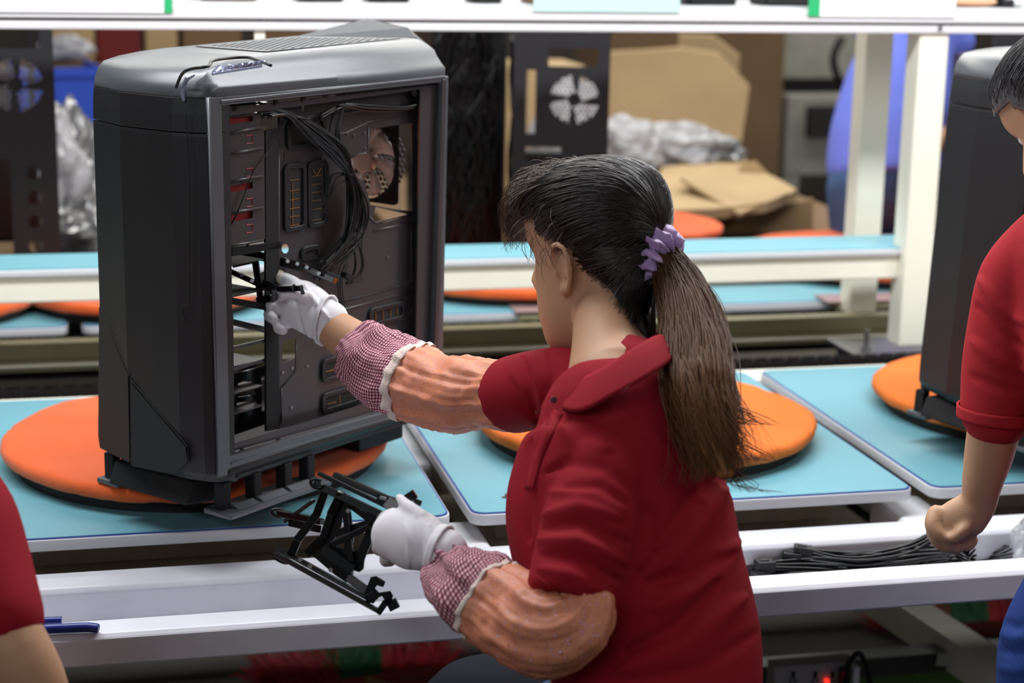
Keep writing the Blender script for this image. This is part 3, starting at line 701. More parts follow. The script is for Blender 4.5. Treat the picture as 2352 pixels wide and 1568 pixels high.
crumple('plastic_bag', PY(150, 112, 6.62)+Vector((0, 0, 0)), (.09, .05, .045), M_film, 'clear crumpled bag on the upper rack shelf at left', 'bag', 1.3)
crumple('plastic_bag', PY(160, 460, 5.3), (.10, .12, .26), M_filmd, 'grey plastic wrapped bundle between the left chassis and the big case, the taller', 'bag', 4.2, .3)
crumple('plastic_bag', PY(130, 400, 5.0), (.07, .08, .15), M_film, 'clear plastic bag in front of the grey wrapped bundle at left', 'bag', 7.7, .35)
crumple('plastic_bag', PY(185, 540, 4.95), (.10, .10, .10), M_filmd, 'dark plastic bag low down behind the big case', 'bag', 9.1, .35)
# stand for these
st = root('side_table', (.1, 5.2, 0), 0, 'low table behind the far line at left with plastic bags on it', 'table')
put('table_top', MB().b2((-.9, 4.85, .72), (.6, 5.9, .76)), M_kraftd, st); put('leg', MB().b2((-.88, 4.87, 0), (-.83, 4.92, .72)), M_dark, st); put('leg', MB().b2((.54, 4.87, 0), (.59, 4.92, .72)), M_dark, st)

# right background: cardboard
ct = root('packing_table', (1.9, 5.6, 0), 0, 'low packing table heaped with flattened cardboard behind the woman', 'table')
put('table_top', MB().b2((.9, 5.15, .72), (2.45, 6.6, .76)), M_kraftd, ct)
for x in (.93, 2.38): put('leg', MB().b2((x, 5.2, 0), (x+.05, 5.25, .72)), M_steel, ct)
def sheet(pts, m, label, th=.006, Y=None, n=(0, 1, 0), name='cardboard_sheet', seed=0):
    vs = [PY(x, y, Y) if Y else p for x, y in pts]
    o = put(name, MB().prism(vs, (0, 0, 0), Vector(n)*th), m, bevel=.002); tag(o, label, 'cardboard'); return o
def sheet_slant(pts, m, label, y0, y1, ya, yb, th=.008):
    """polygon of pixels whose distance runs from Y=ya at pixel row y0 to Y=yb at row y1"""
    vs = [PY(x, y, ya+(yb-ya)*(y-y0)/(y1-y0)) for x, y in pts]
    o = put('cardboard_sheet', MB().prism(vs, (0, 0, 0), (0, th, th)), m, bevel=.002); tag(o, label, 'cardboard'); return o
sheet_slant([(1392, 436), (1392, 122), (1480, 118), (1560, 112), (1650, 125), (1722, 200), (1700, 350), (1690, 436)], M_kraft, 'large tan cardboard sheet leaning upright behind the tower chassis', 110, 436, 6.4, 6.2)
sheet_slant([(1530, 430), (1560, 80), (1640, 85), (1700, 130), (1690, 250), (1680, 430)], M_kraft, 'smaller cardboard flap leaning behind the big tan sheet', 80, 430, 6.55, 6.5)
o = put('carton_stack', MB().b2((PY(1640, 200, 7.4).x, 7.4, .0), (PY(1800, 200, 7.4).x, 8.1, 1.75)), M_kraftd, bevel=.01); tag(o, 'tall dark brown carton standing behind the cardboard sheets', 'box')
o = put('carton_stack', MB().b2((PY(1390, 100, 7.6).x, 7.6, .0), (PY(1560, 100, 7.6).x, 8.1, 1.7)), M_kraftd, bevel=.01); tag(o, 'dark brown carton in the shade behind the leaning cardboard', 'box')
zf = .77
def flat(pts, z, m, label, th=.02, seed=0, bend=.02):
    c = [PZ(x, y, z) for x, y in pts]; cen = sum(c, Vector())/len(c)
    vs = [cen]+[p+Vector((0, 0, bend*noise.noise(p*4+Vector((seed, 0, 0))))) for p in c]; n = len(c)
    fs = [(0, 1+i, 1+(i+1) % n) for i in range(n)]
    o = put('cardboard_sheet', MB().add(vs, fs), m); q = o.modifiers.new('s', 'SOLIDIFY'); q.thickness = th; tag(o, label, 'cardboard'); return o
flat([(1490, 505), (1520, 400), (1600, 392), (1700, 395), (1790, 430), (1830, 462), (1760, 490), (1640, 502)], .87, M_kraft, 'flattened tan cardboard with torn front edge lying on the pile', .03, 1)
flat([(1560, 440), (1640, 385), (1760, 400), (1810, 450), (1700, 480)], .90, M_kraft, 'torn piece of cardboard topmost on the pile', .01, 2, .05)
sheet([(1690, 400), (1712, 362), (1722, 375), (1735, 368), (1790, 425), (1820, 445), (1700, 440)], M_kraft, 'jagged cardboard flap sticking up from the pile', .008, 5.45)
sheet([(1650, 535), (1720, 490), (1868, 455), (1868, 535)], mat('cardboard_mid', (165, 134, 95), .85), 'open carton side below the flattened cardboard', .01, 5.12)
crumple('bubble_wrap', PY(1440, 345, 5.75), (.11, .12, .10), M_film, 'clear bubble wrap bag heaped right of the tower chassis', 'bag', 2.2, .3)
crumple('bubble_wrap', PY(1560, 345, 5.9), (.16, .14, .085), M_film, 'long clear plastic film heap in front of the leaning cardboard', 'bag', 5.2, .35)
crumple('bubble_wrap', PY(1640, 350, 5.85), (.10, .1, .06), M_filmd, 'dark grey plastic film beside the clear heap', 'bag', 6.2, .35)
crumple('foam_bag', PY(1310, 300, 5.5), (.12, .10, .16), M_film, 'white foam wrap seen through the fan opening of the tower chassis', 'bag', 8.8, .2)
o = put('carton', MB().b2((PY(1125, 200, 6.0).x, 6.0, .765), (PY(1345, 200, 6.0).x, 6.3, PY(1200, 150, 6.0).z)), M_kraft, bevel=.01); tag(o, 'tan carton behind the tower chassis, seen through its slots', 'box')
_c = PY(1540, 508, 4.6); cushion(_c.x-.10, 4.62, _c.z-.046, .24, 'orange cloth cushion raised behind the shelf, right of the woman\'s hair', 11, turn=True, m=None)
o = put('cushion_stand', MB().b2((_c.x-.22, 4.50, .736), (_c.x+.02, 4.74, _c.z-.047)), M_kraftd, None, bevel=.004); tag(o, 'brown block under the raised orange cushion behind the shelf', 'block')
# machine
mr = root('grey_machine', PY(1880, 330, 8.2), 0, 'grey machine frame with dark openings in the far right background', 'machine')
p0, p1 = PY(1805, 300, 8.2), PY(1965, 80, 8.2)
put('machine_body', MB().b2((p0.x, 8.2, .5), (p1.x+.1, 8.8, p0.z+.17)), M_machine, mr, bevel=.01)
put('machine_top', MB().b2((p0.x, 8.3, p0.z+.24), (p1.x+.1, 8.8, p1.z+.2)), M_machine, mr, bevel=.01)
put('dark_opening', MB().b2((p0.x+.1, 8.15, p0.z-.02), (p1.x, 8.22, p0.z+.12)), M_dark, mr)
put('dark_gap', MB().b2((p0.x, 8.35, p0.z+.16), (p1.x+.1, 8.75, p0.z+.25)), M_dark, mr)
put('leg', MB().b2((p0.x, 8.2, 0), (p0.x+.08, 8.3, .5)), M_machine, mr); put('leg', MB().b2((p1.x, 8.2, 0), (p1.x+.08, 8.3, .5)), M_machine, mr)
put('hose', MB().tube(spline([PY(1935, 85, 8.0), PY(1915, 130, 8.0), PY(1925, 180, 8.0), PY(1960, 240, 8.0)], 6), .02, 8), M_black, mr, smooth=True)
# background wall of stacked goods, kept dark
o = put('dark_partition', MB().b2((-3.5, 9.5, 0), (9, 9.6, 2.6)), mat('partition_brown', (62, 54, 48), .8, var=.4, vscale=1.5)); tag(o, 'dark brown partition across the back of the hall', 'partition')
# things in the tray on top of the double rail
rnd = random.Random(12)
for i in range(13):
    x = -.1+i*.17+rnd.uniform(-.03, .03)
    o = put('black_part', MB().b2((x, 3.66, 1.521), (x+rnd.uniform(.06, .12), 3.74, 1.521+rnd.uniform(.03, .06))).b2((x+.01, 3.65, 1.521), (x+.04, 3.67, 1.54)), [M_black, M_dark, M_kraftd, M_blacks][i % 4], bevel=.004)
    tag(o, 'dark blurred part lying in the tray above the top rail', 'part', 'parts in the tray on the top rail')
o = put('arm_stand_in', MB().ell((PY(2240, 8, 3.66).x, 3.68, 1.532), (.07, .03, .012)), mat('peach_skin', (225, 175, 140), .8), smooth=True); tag(o, 'peach roll standing in for a forearm on the top rail at the right corner', 'cloth')  # ellipsoid stands in for a forearm above the rail
o = put('arm_stand_in', MB().ell((PY(2335, 8, 3.66).x, 3.68, 1.535), (.04, .03, .016)), M_paper, smooth=True); tag(o, 'white roll standing in for a sleeve on the top rail at the right corner', 'cloth')  # ellipsoid stands in for the white sleeve beside the forearm

# ---------------------------------------------------------------- below the table
M_bred = mat('red_bristle', (165, 22, 35), .6); M_bgrn = mat('green_bristle', (25, 90, 40), .6); M_bwood = mat('broom_wood', (150, 110, 70), .6); M_bhead = mat('broom_head_red', (130, 35, 30), .5)
def broom(loc, rz, label, handle=True):
    r = root('broom', loc, rz, label, 'broom')
    put('broom_head', MB().rings([[Vector((x, -.02*s, .03)), Vector((x, .02*s, .03)), Vector((x, .014*s, .06)), Vector((x, -.014*s, .06))] for x, s in ((-.17, .6), (-.08, 1), (.08, 1), (.17, .6))]), M_bhead, r, world=False, bevel=.006)
    rd_ = random.Random(3)
    for nm, x0, x1, m in (('bristles', -.17, -.05, M_bred), ('bristles', -.05, .04, M_bgrn), ('bristles', .04, .17, M_bred)):
        mb = MB()
        for k in range(420):
            x = rd_.uniform(x0, x1); y = rd_.uniform(-.015, .015)
            d = Vector((x*.45+rd_.gauss(0, .02), .10+rd_.gauss(0, .015), rd_.gauss(.025, .03)))
            mb.tube([(x, y+.015, .045), Vector((x, y+.015, .045))+d*.6, Vector((x, y+.015, .045))+d+Vector((rd_.gauss(0, .01), 0, rd_.gauss(0, .01)))], .0011, 3, False)
        o = put(nm, mb, m, r, world=False); o['kind'] = 'stuff'
    if handle: put('handle', MB().cyl((0, 0, .05), (.25, -.55, .12), .012, 12), M_bwood, r, world=False)
    return r
bl_ = PZ(840, 1555, .06); broom((bl_.x, bl_.y, 0), .12, 'red and green bristled broom lying under the table near the woman\'s lap')
bl_ = PZ(2240, 1440, .05); broom((bl_.x, bl_.y, 0), -.1, 'red and green broom under the table at the right edge', False)
M_darksteel = mat('dark_steel', (70, 72, 70), .4, .6)
lr = root('lower_rail', (1.6, 3.03, 0), 0, 'dark steel rail below the trough at lower right', 'rail')
put('rail', MB().b2((.95, 3.0, .265), (2.3, 3.05, .305)), M_darksteel, lr, bevel=.003)
put('rail_leg', MB().b2((1.0, 3.01, 0), (1.04, 3.05, .265)), M_darksteel, lr); put('rail_leg', MB().b2((2.2, 3.01, 0), (2.24, 3.05, .265)), M_darksteel, lr)
gp = root('green_strip', (1.6, 3.0, .2), 0, 'translucent green plastic strip hanging under the dark steel rail', 'strip')
put('strip', MB().b2((1.20, 3.012, .215), (2.15, 3.016, .264)), mat('green_plastic', (70, 120, 35), .5, var=.3, vscale=5), gp)
wf = root('under_shelf', (1.6, 2.95, .12), 0, 'pale metal shelf edge at the lower right below the green strip', 'shelf')
put('shelf', MB().b2((1.0, 2.92, .155), (2.3, 3.3, .165)), M_cream, wf); put('support', MB().b2((1.5, 3.0, 0), (1.54, 3.2, .155)), M_cream, wf)
ps = root('power_strip', (1.2, 2.95, .17), 0, 'white power strip with a glowing red switch at the bottom of the photo', 'power strip')
a = PY(1780, 1532, 2.86); b = PY(1965, 1532, 2.86)
put('housing', MB().b2((a.x, 2.86, a.z-.055), (b.x, 2.90, a.z)), mat('grey_white_plastic', (175, 170, 168), .5), ps, bevel=.004)
for px in (1822, 1873, 1912):
    q = PY(px, 1552, 2.858); put('socket', MB().b2((q.x-.003, 2.857, q.z-.004), (q.x+.003, 2.862, q.z+.008)).b2((q.x-.006, 2.857, q.z-.012), (q.x-.003, 2.862, q.z-.007)).b2((q.x+.003, 2.857, q.z-.012), (q.x+.006, 2.862, q.z-.007)), M_hole, ps)
q = PY(1899, 1563, 2.857); put('switch', MB().b2((q.x-.003, 2.852, q.z-.0025), (q.x+.003, 2.862, q.z+.0025)), emat('red_neon', (255, 40, 25), 2.5), ps)
pl = root('plug', PY(1945, 1560, 2.85), 0, 'black plug and its looped cord in the power strip', 'plug')
put('cord', MB().tube(spline([PY(1945, 1575, 2.84), PY(1946, 1530, 2.83), PY(1972, 1500, 2.82), PY(1990, 1530, 2.83), PY(2000, 1580, 2.84)], 8), .0055, 10), M_black, pl, smooth=True)
put('plug_body', MB().b2((PY(1932, 1560, 2.84).x, 2.835, PY(1932, 1570, 2.84).z-.01), (PY(1952, 1560, 2.84).x, 2.857, PY(1932, 1538, 2.84).z)), M_black, pl, bevel=.003)
pw_ = root('plug', PY(1965, 1560, 2.86), 0, 'white plug standing beside the black plug', 'plug')
put('plug_body', MB().b2((PY(1956, 1560, 2.85).x, 2.842, PY(1932, 1570, 2.85).z-.01), (PY(1971, 1560, 2.85).x, 2.858, PY(1932, 1530, 2.85).z)), M_paper, pw_, bevel=.003)
wr = root('taped_wires', PY(2230, 1520, 2.95), 0, 'thin black and red wires taped to the green strip', 'wires')
for pts, m in (([(2224, 1568), (2226, 1530), (2222, 1500)], M_black), ([(2226, 1545), (2240, 1520), (2262, 1497)], M_bred), ([(2226, 1545), (2245, 1515), (2268, 1502)], M_black), ([(2226, 1540), (2255, 1515), (2290, 1525)], M_bred)):
    put('wire', MB().tube(spline([PY(x, y, 2.97) for x, y in pts], 5), .0018, 6), m, wr, smooth=True)
put('tape', MB().prism([PY(x, y, 2.985) for x, y in ((2155, 1500), (2215, 1498), (2220, 1532), (2150, 1528))], (0, 0, 0), (0, .001, 0)), mat('clear_tape', (190, 190, 180), .3), wr)
put('tape', MB().prism([PY(x, y, 2.985) for x, y in ((2258, 1490), (2290, 1485), (2296, 1503), (2265, 1506))], (0, 0, 0), (0, .001, 0)), MATS['clear_tape'], wr)

# ---------------------------------------------------------------- in and on the trough
def harness(path, n, label, seed, conn=True, end=None, fray=False):
    r = root('cable_harness', path[0], 0, label, 'cable'); rnd = random.Random(seed); mb = MB()
    for k in range(n):
        a = 2*math.pi*k/n; s0 = .009; pts = []
        for i, p in enumerate(path):
            s = s0+(.006*math.sin(math.pi*i/(len(path)-1)))+(.010 if fray and i == len(path)-1 else 0)
            pts.append(p+Vector((0, math.cos(a+i*.3)*s, math.sin(a+i*.3)*s*.7+.002*rnd.uniform(-1, 1))))
        mb.tube(spline(pts, 6), .0021, 6)
    put('wires', mb, M_cable, r, smooth=True)
    if conn:
        d = (path[0]-path[1]).normalized()
        put('connector', MB().bar(path[0]-d*.004, path[0]+d*.024, .022, .020), mat('connector_grey', (24, 25, 28), .45, spec=.3), r, bevel=.001)
        put('latch', MB().bar(path[0]+d*.004+Vector((0, 0, .010)), path[0]+d*.018+Vector((0, 0, .010)), .006, .003), M_black, r, bevel=.0005)
    return r
def tp(x, y, z): return PZ(x, y, z)
HN = [([(1832, 1282, .735), (1900, 1288, .732), (1980, 1288, .735), (2080, 1265, .745), (2140, 1232, .765)], 'cable harness whose right end is lifted in the fist of the person at right'),
      ([(1800, 1290, .72), (1880, 1298, .722), (1980, 1300, .724), (2100, 1285, .73), (2180, 1272, .735)], 'cable harness with its plug leftmost but one in the trough pile'),
      ([(1842, 1306, .712), (1920, 1308, .712), (2020, 1303, .714), (2120, 1290, .72), (2200, 1285, .72)], 'cable harness lying along the middle of the trough pile'),
      ([(1745, 1315, .712), (1830, 1318, .70), (1930, 1318, .70), (2040, 1308, .70), (2150, 1300, .70)], 'cable harness with a square plug next to the woman\'s back'),
      ([(1788, 1325, .70), (1870, 1326, .70), (1980, 1322, .70), (2080, 1310, .70), (2170, 1305, .70)], 'cable harness lying lowest against the front rim'),
      ([(1705, 1285, .715), (1760, 1292, .708), (1840, 1305, .70), (1940, 1312, .70), (2050, 1312, .70)], 'cable harness partly hidden behind the woman\'s back')]
HN += [([(1858, 1270, .742), (1930, 1282, .735), (2010, 1284, .735), (2100, 1270, .742), (2175, 1262, .745)], 'cable harness topmost in the middle of the trough pile'), ([(1812, 1330, .702), (1880, 1326, .705), (1990, 1315, .71), (2080, 1292, .725), (2140, 1270, .74)], 'cable harness crossing the pile diagonally towards the fist')]
HN += [([(1770, 1300, .730), (1850, 1296, .728), (1950, 1296, .728), (2060, 1284, .735), (2160, 1268, .742)], 'thick cable harness on top at the left half of the trough pile'), ([(1762, 1330, .715), (1840, 1332, .712), (1930, 1326, .712), (2050, 1312, .714), (2180, 1296, .716)], 'thick cable harness along the front rim of the trough')]
for i, (pp, lb) in enumerate(HN): harness([tp(*p) for p in pp], 9, lb, i)
for i, (pp, lb) in enumerate([([(2150, 1280, .72), (2180, 1275, .722), (2215, 1290, .72), (2225, 1300, .70)], 'short harness end under the fist'), ([(2225, 1305, .70), (2260, 1295, .70), (2290, 1285, .71), (2318, 1272, .72)], 'frayed bundle of loose wire ends right of the fist'), ([(2205, 1305, .70), (2220, 1292, .71), (2224, 1280, .72), (2228, 1268, .73)], 'few wire ends standing up right of the fist')]):
    harness([tp(*p) for p in pp], 12, lb, 20+i, i == 0, fray=i > 0)
ph = root('pliers', PZ(170, 1445, .76), 0, 'blue handle of a pair of pliers lying on the front rim at lower left', 'pliers')
zz = .757
pts = [PZ(40, 1448, zz+.004), PZ(105, 1444, zz+.008), PZ(150, 1442, zz+.008), PZ(200, 1440, zz+.008), PZ(226, 1443, zz+.007)]
put('handle', MB().tube(spline(pts, 6), [.005]*6+[.0065]*18+[.006], 12), mat('blue_grip', (18, 38, 120), .35), ph, smooth=True)
put('handle', MB().tube(spline([p+Vector((-.005, .028, 0)) for p in pts[:3]], 6), .0055, 12), MATS['blue_grip'], ph, smooth=True)
bg = PY(2352, 1240, 2.40)
crumple('clear_bag', (bg.x+.022, 2.395, .735), (.035, .05, .065), mat('thin_clear_plastic', (225, 228, 230), .12, spec=.9, trans=.7), 'clear plastic bag of small parts at the right edge in the trough', 'bag', 3.3, .2)

# ---------------------------------------------------------------- people
import numpy as np
from mathutils.bvhtree import BVHTree
def skin_mat(name, rgb):
    m = mat(name, rgb, .5, spec=.4, bump=.15, bscale=700, var=.10, vscale=12); b = m.node_tree.nodes['Principled BSDF']
    b.inputs['Subsurface Weight'].default_value = .12; b.inputs['Subsurface Radius'].default_value = (1, .35, .2); b.inputs['Subsurface Scale'].default_value = .01
    return m
M_skin = skin_mat('skin', (192, 146, 114))
M_skin2 = skin_mat('skin_tan', (196, 155, 122))
def cloth_mat(name, rgb, rough=.85, sc=900, b=.35, var=.08, sheen=.0):
    return mat(name, rgb, rough, spec=.2, bump=b, bscale=sc, sheen=sheen, var=var, vscale=10)
M_shirt = cloth_mat('red_polo_knit', (140, 13, 30))
M_glove = cloth_mat('white_cotton_glove', (226, 222, 226), sc=1400, b=.3, var=.04)
M_denim = cloth_mat('blue_denim', (74, 100, 145), var=.3)
M_denim2 = cloth_mat('bright_blue_denim', (54, 82, 158), var=.15)
M_bshirt = cloth_mat('periwinkle_shirt', (112, 128, 225))
M_navy = cloth_mat('navy_stool_cloth', (14, 18, 32))

def gingham(name):
    m = D.materials.new(name); m.use_nodes = True; nt = m.node_tree; b = nt.nodes['Principled BSDF']; N = nt.nodes.new; L = nt.links.new
    uv = N('ShaderNodeUVMap'); uv.uv_map = 'UVMap'; sp = N('ShaderNodeSeparateXYZ'); L(uv.outputs[0], sp.inputs[0])
    def stripe(o, freq, w):
        a = N('ShaderNodeMath'); a.operation = 'MULTIPLY'; a.inputs[1].default_value = freq; L(o, a.inputs[0])
        f = N('ShaderNodeMath'); f.operation = 'FRACT'; L(a.outputs[0], f.inputs[0])
        g = N('ShaderNodeMath'); g.operation = 'LESS_THAN'; g.inputs[1].default_value = w; L(f.outputs[0], g.inputs[0]); return g.outputs[0]
    s1 = stripe(sp.outputs[0], 225, .5); s2 = stripe(sp.outputs[1], 225, .5)
    ad = N('ShaderNodeMath'); ad.operation = 'ADD'; L(s1, ad.inputs[0]); L(s2, ad.inputs[1])
    h = N('ShaderNodeMath'); h.operation = 'MULTIPLY'; h.inputs[1].default_value = .5; L(ad.outputs[0], h.inputs[0])
    r = N('ShaderNodeValToRGB'); r.color_ramp.interpolation = 'CONSTANT'; e = r.color_ramp.elements
    e[0].position = 0; e[0].color = lin((222, 180, 188)); e[1].position = .4; e[1].color = lin((150, 82, 98)); k = e.new(.9); k.color = lin((78, 28, 44))
    L(h.outputs[0], r.inputs[0]); L(r.outputs[0], b.inputs['Base Color']); b.inputs['Roughness'].default_value = .85
    MATS[name] = m; return m
def floral(name):
    m = mat(name, (208, 132, 98), .5, spec=.5, bump=.2, bscale=900); nt = m.node_tree; b = nt.nodes['Principled BSDF']; N = nt.nodes.new; L = nt.links.new
    uv = N('ShaderNodeUVMap'); uv.uv_map = 'UVMap'; mp = N('ShaderNodeMapping'); mp.inputs['Scale'].default_value = (215, 215, 215); L(uv.outputs[0], mp.inputs[0])
    v = N('ShaderNodeTexVoronoi'); v.inputs['Scale'].default_value = 1; v.inputs['Randomness'].default_value = .6; L(mp.outputs[0], v.inputs['Vector'])
    r = N('ShaderNodeValToRGB'); e = r.color_ramp.elements; r.color_ramp.interpolation = 'CONSTANT'
    e[0].position = 0; e[0].color = lin((225, 190, 205)); e[1].position = .16; e[1].color = lin((168, 84, 80)); k = e.new(.27); k.color = lin((204, 128, 96))
    L(v.outputs['Distance'], r.inputs[0]); L(r.outputs[0], b.inputs['Base Color']); return m
M_ging = gingham('pink_gingham'); M_flor = floral('peach_floral')
M_lace = cloth_mat('white_lace', (225, 205, 195), sc=500, b=.8)

def limb(mb, pts, n=28, sub=4, cap=True, seed=0, wr=0, wf=14, e=1.0, uvs=1.0, circular_wr=0):
    """tube through (pixel x, pixel y, depth m, half width in pixels, half depth in m): elliptic rings across its own axis"""
    P = [PD(p[0], p[1], p[2]) for p in pts]; W = [p[3]*p[2]/FPX for p in pts]; Dp = [p[4] if len(p) > 4 else w for p, w in zip(pts, W)]
    A = spline([Vector((*p,)) for p in P], sub); B = spline([Vector((w, d, 0)) for w, d in zip(W, Dp)], sub)
    R = []; uv = []; ln_ = 0
    m = len(A)
    def ring(c, t, w, d, l):
        v = (c-CAM).normalized(); s = t.cross(v)
        if s.length < 1e-4: s = RT.copy()
        s.normalize(); q = s.cross(t).normalized(); rr = []
        for k in range(n):
            a = 2*math.pi*k/n; ca, sa = math.cos(a), math.sin(a)
            x = math.copysign(abs(ca)**e, ca); y = math.copysign(abs(sa)**e, sa)
            p = c+s*x*w+q*y*d
            if wr: p = p+(s*ca+q*sa)*wr*noise.noise(Vector((ca*2.2, sa*2.2, l*wf+seed)))
            if circular_wr: p = p+(s*ca+q*sa)*circular_wr*noise.noise(Vector((ca*9, sa*9, l*3+seed)))
            rr.append(p); uv.append((k/n*2*math.pi*(w+d)/2*uvs+.0001, l*uvs+.0001))
        R.append(rr)
    T = [(A[min(i+1, m-1)]-A[max(i-1, 0)]).normalized() for i in range(m)]
    if cap is True:
        for h in (.92, .7, .35): ring(A[0]-T[0]*min(B[0].x, B[0].y)*h, T[0], B[0].x*(1-h*h)**.5, B[0].y*(1-h*h)**.5, 0)
    for i in range(m):
        if i: ln_ += (A[i]-A[i-1]).length
        ring(A[i], T[i], max(B[i].x, .0005), max(B[i].y, .0005), ln_)
    if cap is True:
        for h in (.35, .7, .92): ring(A[-1]+T[-1]*min(B[-1].x, B[-1].y)*h, T[-1], B[-1].x*(1-h*h)**.5, B[-1].y*(1-h*h)**.5, ln_)
    limb.R = R; limb.uv = uv
    mb.rings(R, bool(cap), uv=uv); return mb

def folds(me, lst, near=None):
    """raise soft ridges / press creases along polylines (pixels) on the side of a garment that faces the camera"""
    n = len(me.vertices); co = np.empty(n*3); me.vertices.foreach_get('co', co); co = co.reshape(-1, 3)
    no = np.empty(n*3); me.vertex_normals.foreach_get('vector', no); no = no.reshape(-1, 3)
    v = co-np.array(CAM); d = v @ np.array(FW); px = IW/2+FPX*(v @ np.array(RT))/d; py = IH/2-FPX*(v @ np.array(UP))/d
    face = np.clip(-(no*v/np.linalg.norm(v, axis=1)[:, None]).sum(1)*3, 0, 1)
    disp = np.zeros(n)
    for w, amp, pl in lst:
        best = np.full(n, 1e9)
        tot = len(pl)-1
        for i in range(tot):
            ax, ay = pl[i]; bx, by = pl[i+1]; L2 = (bx-ax)**2+(by-ay)**2
            t = np.clip(((px-ax)*(bx-ax)+(py-ay)*(by-ay))/L2, 0, 1)
            g = (i+t)/tot; taper = 1-np.abs(2*g-1)**3*.8
            q = np.hypot(px-(ax+t*(bx-ax)), py-(ay+t*(by-ay)))/np.maximum(w*taper, 2)
            best = np.minimum(best, q)
        disp += amp*np.exp(-best**2)
    co = co+no*(disp*face)[:, None]; me.vertices.foreach_set('co', co.reshape(-1)); me.update(); return me

def head_frame(c, fwd, pitch_deg, roll_deg=0):
    f = Vector((fwd.x, fwd.y, 0)).normalized(); r = f.cross(Vector((0, 0, 1))).normalized()
    M = Matrix((r, f, Vector((0, 0, 1)))).transposed().to_4x4()
    return Matrix.Translation(c) @ M @ Matrix.Rotation(math.radians(-pitch_deg), 4, 'X') @ Matrix.Rotation(math.radians(roll_deg), 4, 'Y')
HS = [(-.128, .050, .015, .016), (-.124, .070, .0, .026), (-.115, .083, -.010, .036), (-.10, .088, -.03, .049), (-.08, .0895, -.055, .058), (-.06, .090, -.068, .064), (-.035, .088, -.08, .0675), (-.01, .085, -.088, .0695), (.012, .082, -.093, .070), (.03, .087, -.098, .0725),
      (.05, .090, -.102, .075), (.07, .086, -.101, .0745), (.09, .074, -.094, .069), (.106, .054, -.076, .057), (.117, .030, -.050, .038), (.122, .006, -.02, .016)]
def head_mesh(mb, M, s=1.0, grow=0, n=48):
    A = spline([Vector((z, a, b)) for z, a, b, h in HS], 3); B = spline([Vector((h, 0, 0)) for z, a, b, h in HS], 3); R = []
    for p, q in zip(A, B):
        z, yf, yb, hw = p.x, p.y+grow, p.z-grow, q.x+grow; row = []
        z2 = z*(1+grow*8)
        for k in range(n):
            a = 2*math.pi*k/n; ca, sa = math.cos(a), math.sin(a)
            ex = .85 if sa > 0 else .95
            x = math.copysign(abs(ca)**ex, ca)*hw; yy = math.copysign(abs(sa)**.9, sa); mid = (yf+yb)/2; y = mid+yy*(yf-yb)/2
            # sockets
            if sa > .5 and not grow:
                y -= .007*math.exp(-((abs(x)-.030)/.014)**2-((z-.018)/.011)**2)
                y += .004*math.exp(-(x/.025)**2-((z+.063)/.012)**2)
                y -= .003*math.exp(-(x/.02)**2-((z+.078)/.006)**2)
            row.append(M @ (Vector((x, y, z2))*s))
        R.append(row)
    mb.rings(R)
def face_bits(mb, M, s=1.0):
    g = lambda x, y, z: M @ (Vector((x, y, z))*s)
    mb.tube([g(0, .080, .025), g(0, .092, .005), g(0, .103, -.018), g(0, .098, -.028), g(0, .088, -.030)], [.005*s, .006*s, .009*s, .010*s, .006*s], 12)      # nose
    for q in (-1, 1): mb.ell(g(q*.011, .092, -.025), (.006*s,)*3, 10, 8)
    mb.tube([g(-.024, .083, -.052), g(0, .093, -.050), g(.024, .083, -.052)], [.003, .005, .003], 8); mb.tube([g(-.022, .083, -.058), g(0, .093, -.059), g(.022, .083, -.058)], [.003, .006, .003], 8)  # lips
def ear(mb, M, side, s=1.0):
    def g(x, y, z): return M @ (Vector((side*(.071+x), y, z))*s)
    rim = [g(.000, .010, -.010), g(.004, .012, .008), g(.010, .008, .024), g(.016, -.004, .032), g(.019, -.018, .027), g(.018, -.023, .010), g(.013, -.018, -.010), g(.007, -.008, -.026), g(.003, .002, -.034), g(.000, .006, -.026)]
    mb.tube(spline(rim, 5), .0042*s, 10)
    mb.ell(g(.003, .003, -.028), (.006*s, .007*s, .009*s), 10, 8)                    # lobe
    vs = [g(.003, .0, -.020), g(.003, .006, .0), g(.006, .004, .016), g(.012, -.010, .022), g(.014, -.017, .010), g(.010, -.012, -.010)]
    mb.prism(vs, g(0, 0, 0)-g(.006, 0, 0), Vector((0, 0, 0)))
    mb.tube([g(.008, -.012, -.012), g(.011, -.014, .004), g(.011, -.006, .016)], .0035*s, 8)
    mb.ell(g(.003, .008, -.004), (.004*s, .004*s, .006*s), 8, 6)                      # tragus

def eye(M, s, par):
    for q in (-1, 1):
        c = M @ (Vector((q*.030, .066, .018))*s)
        o = put('eye', MB().ell((0, 0, 0), (.0095*s,)*3, 20, 14), mat('eye_white', (230, 225, 220), .25), par, smooth=True); o.data.transform(RM(par).inverted() @ Matrix.Translation(c) @ RM(par)) if False else None
        o.data.transform(Matrix.Translation(RM(par).inverted() @ c - RM(par).inverted() @ Vector((0, 0, 0))))

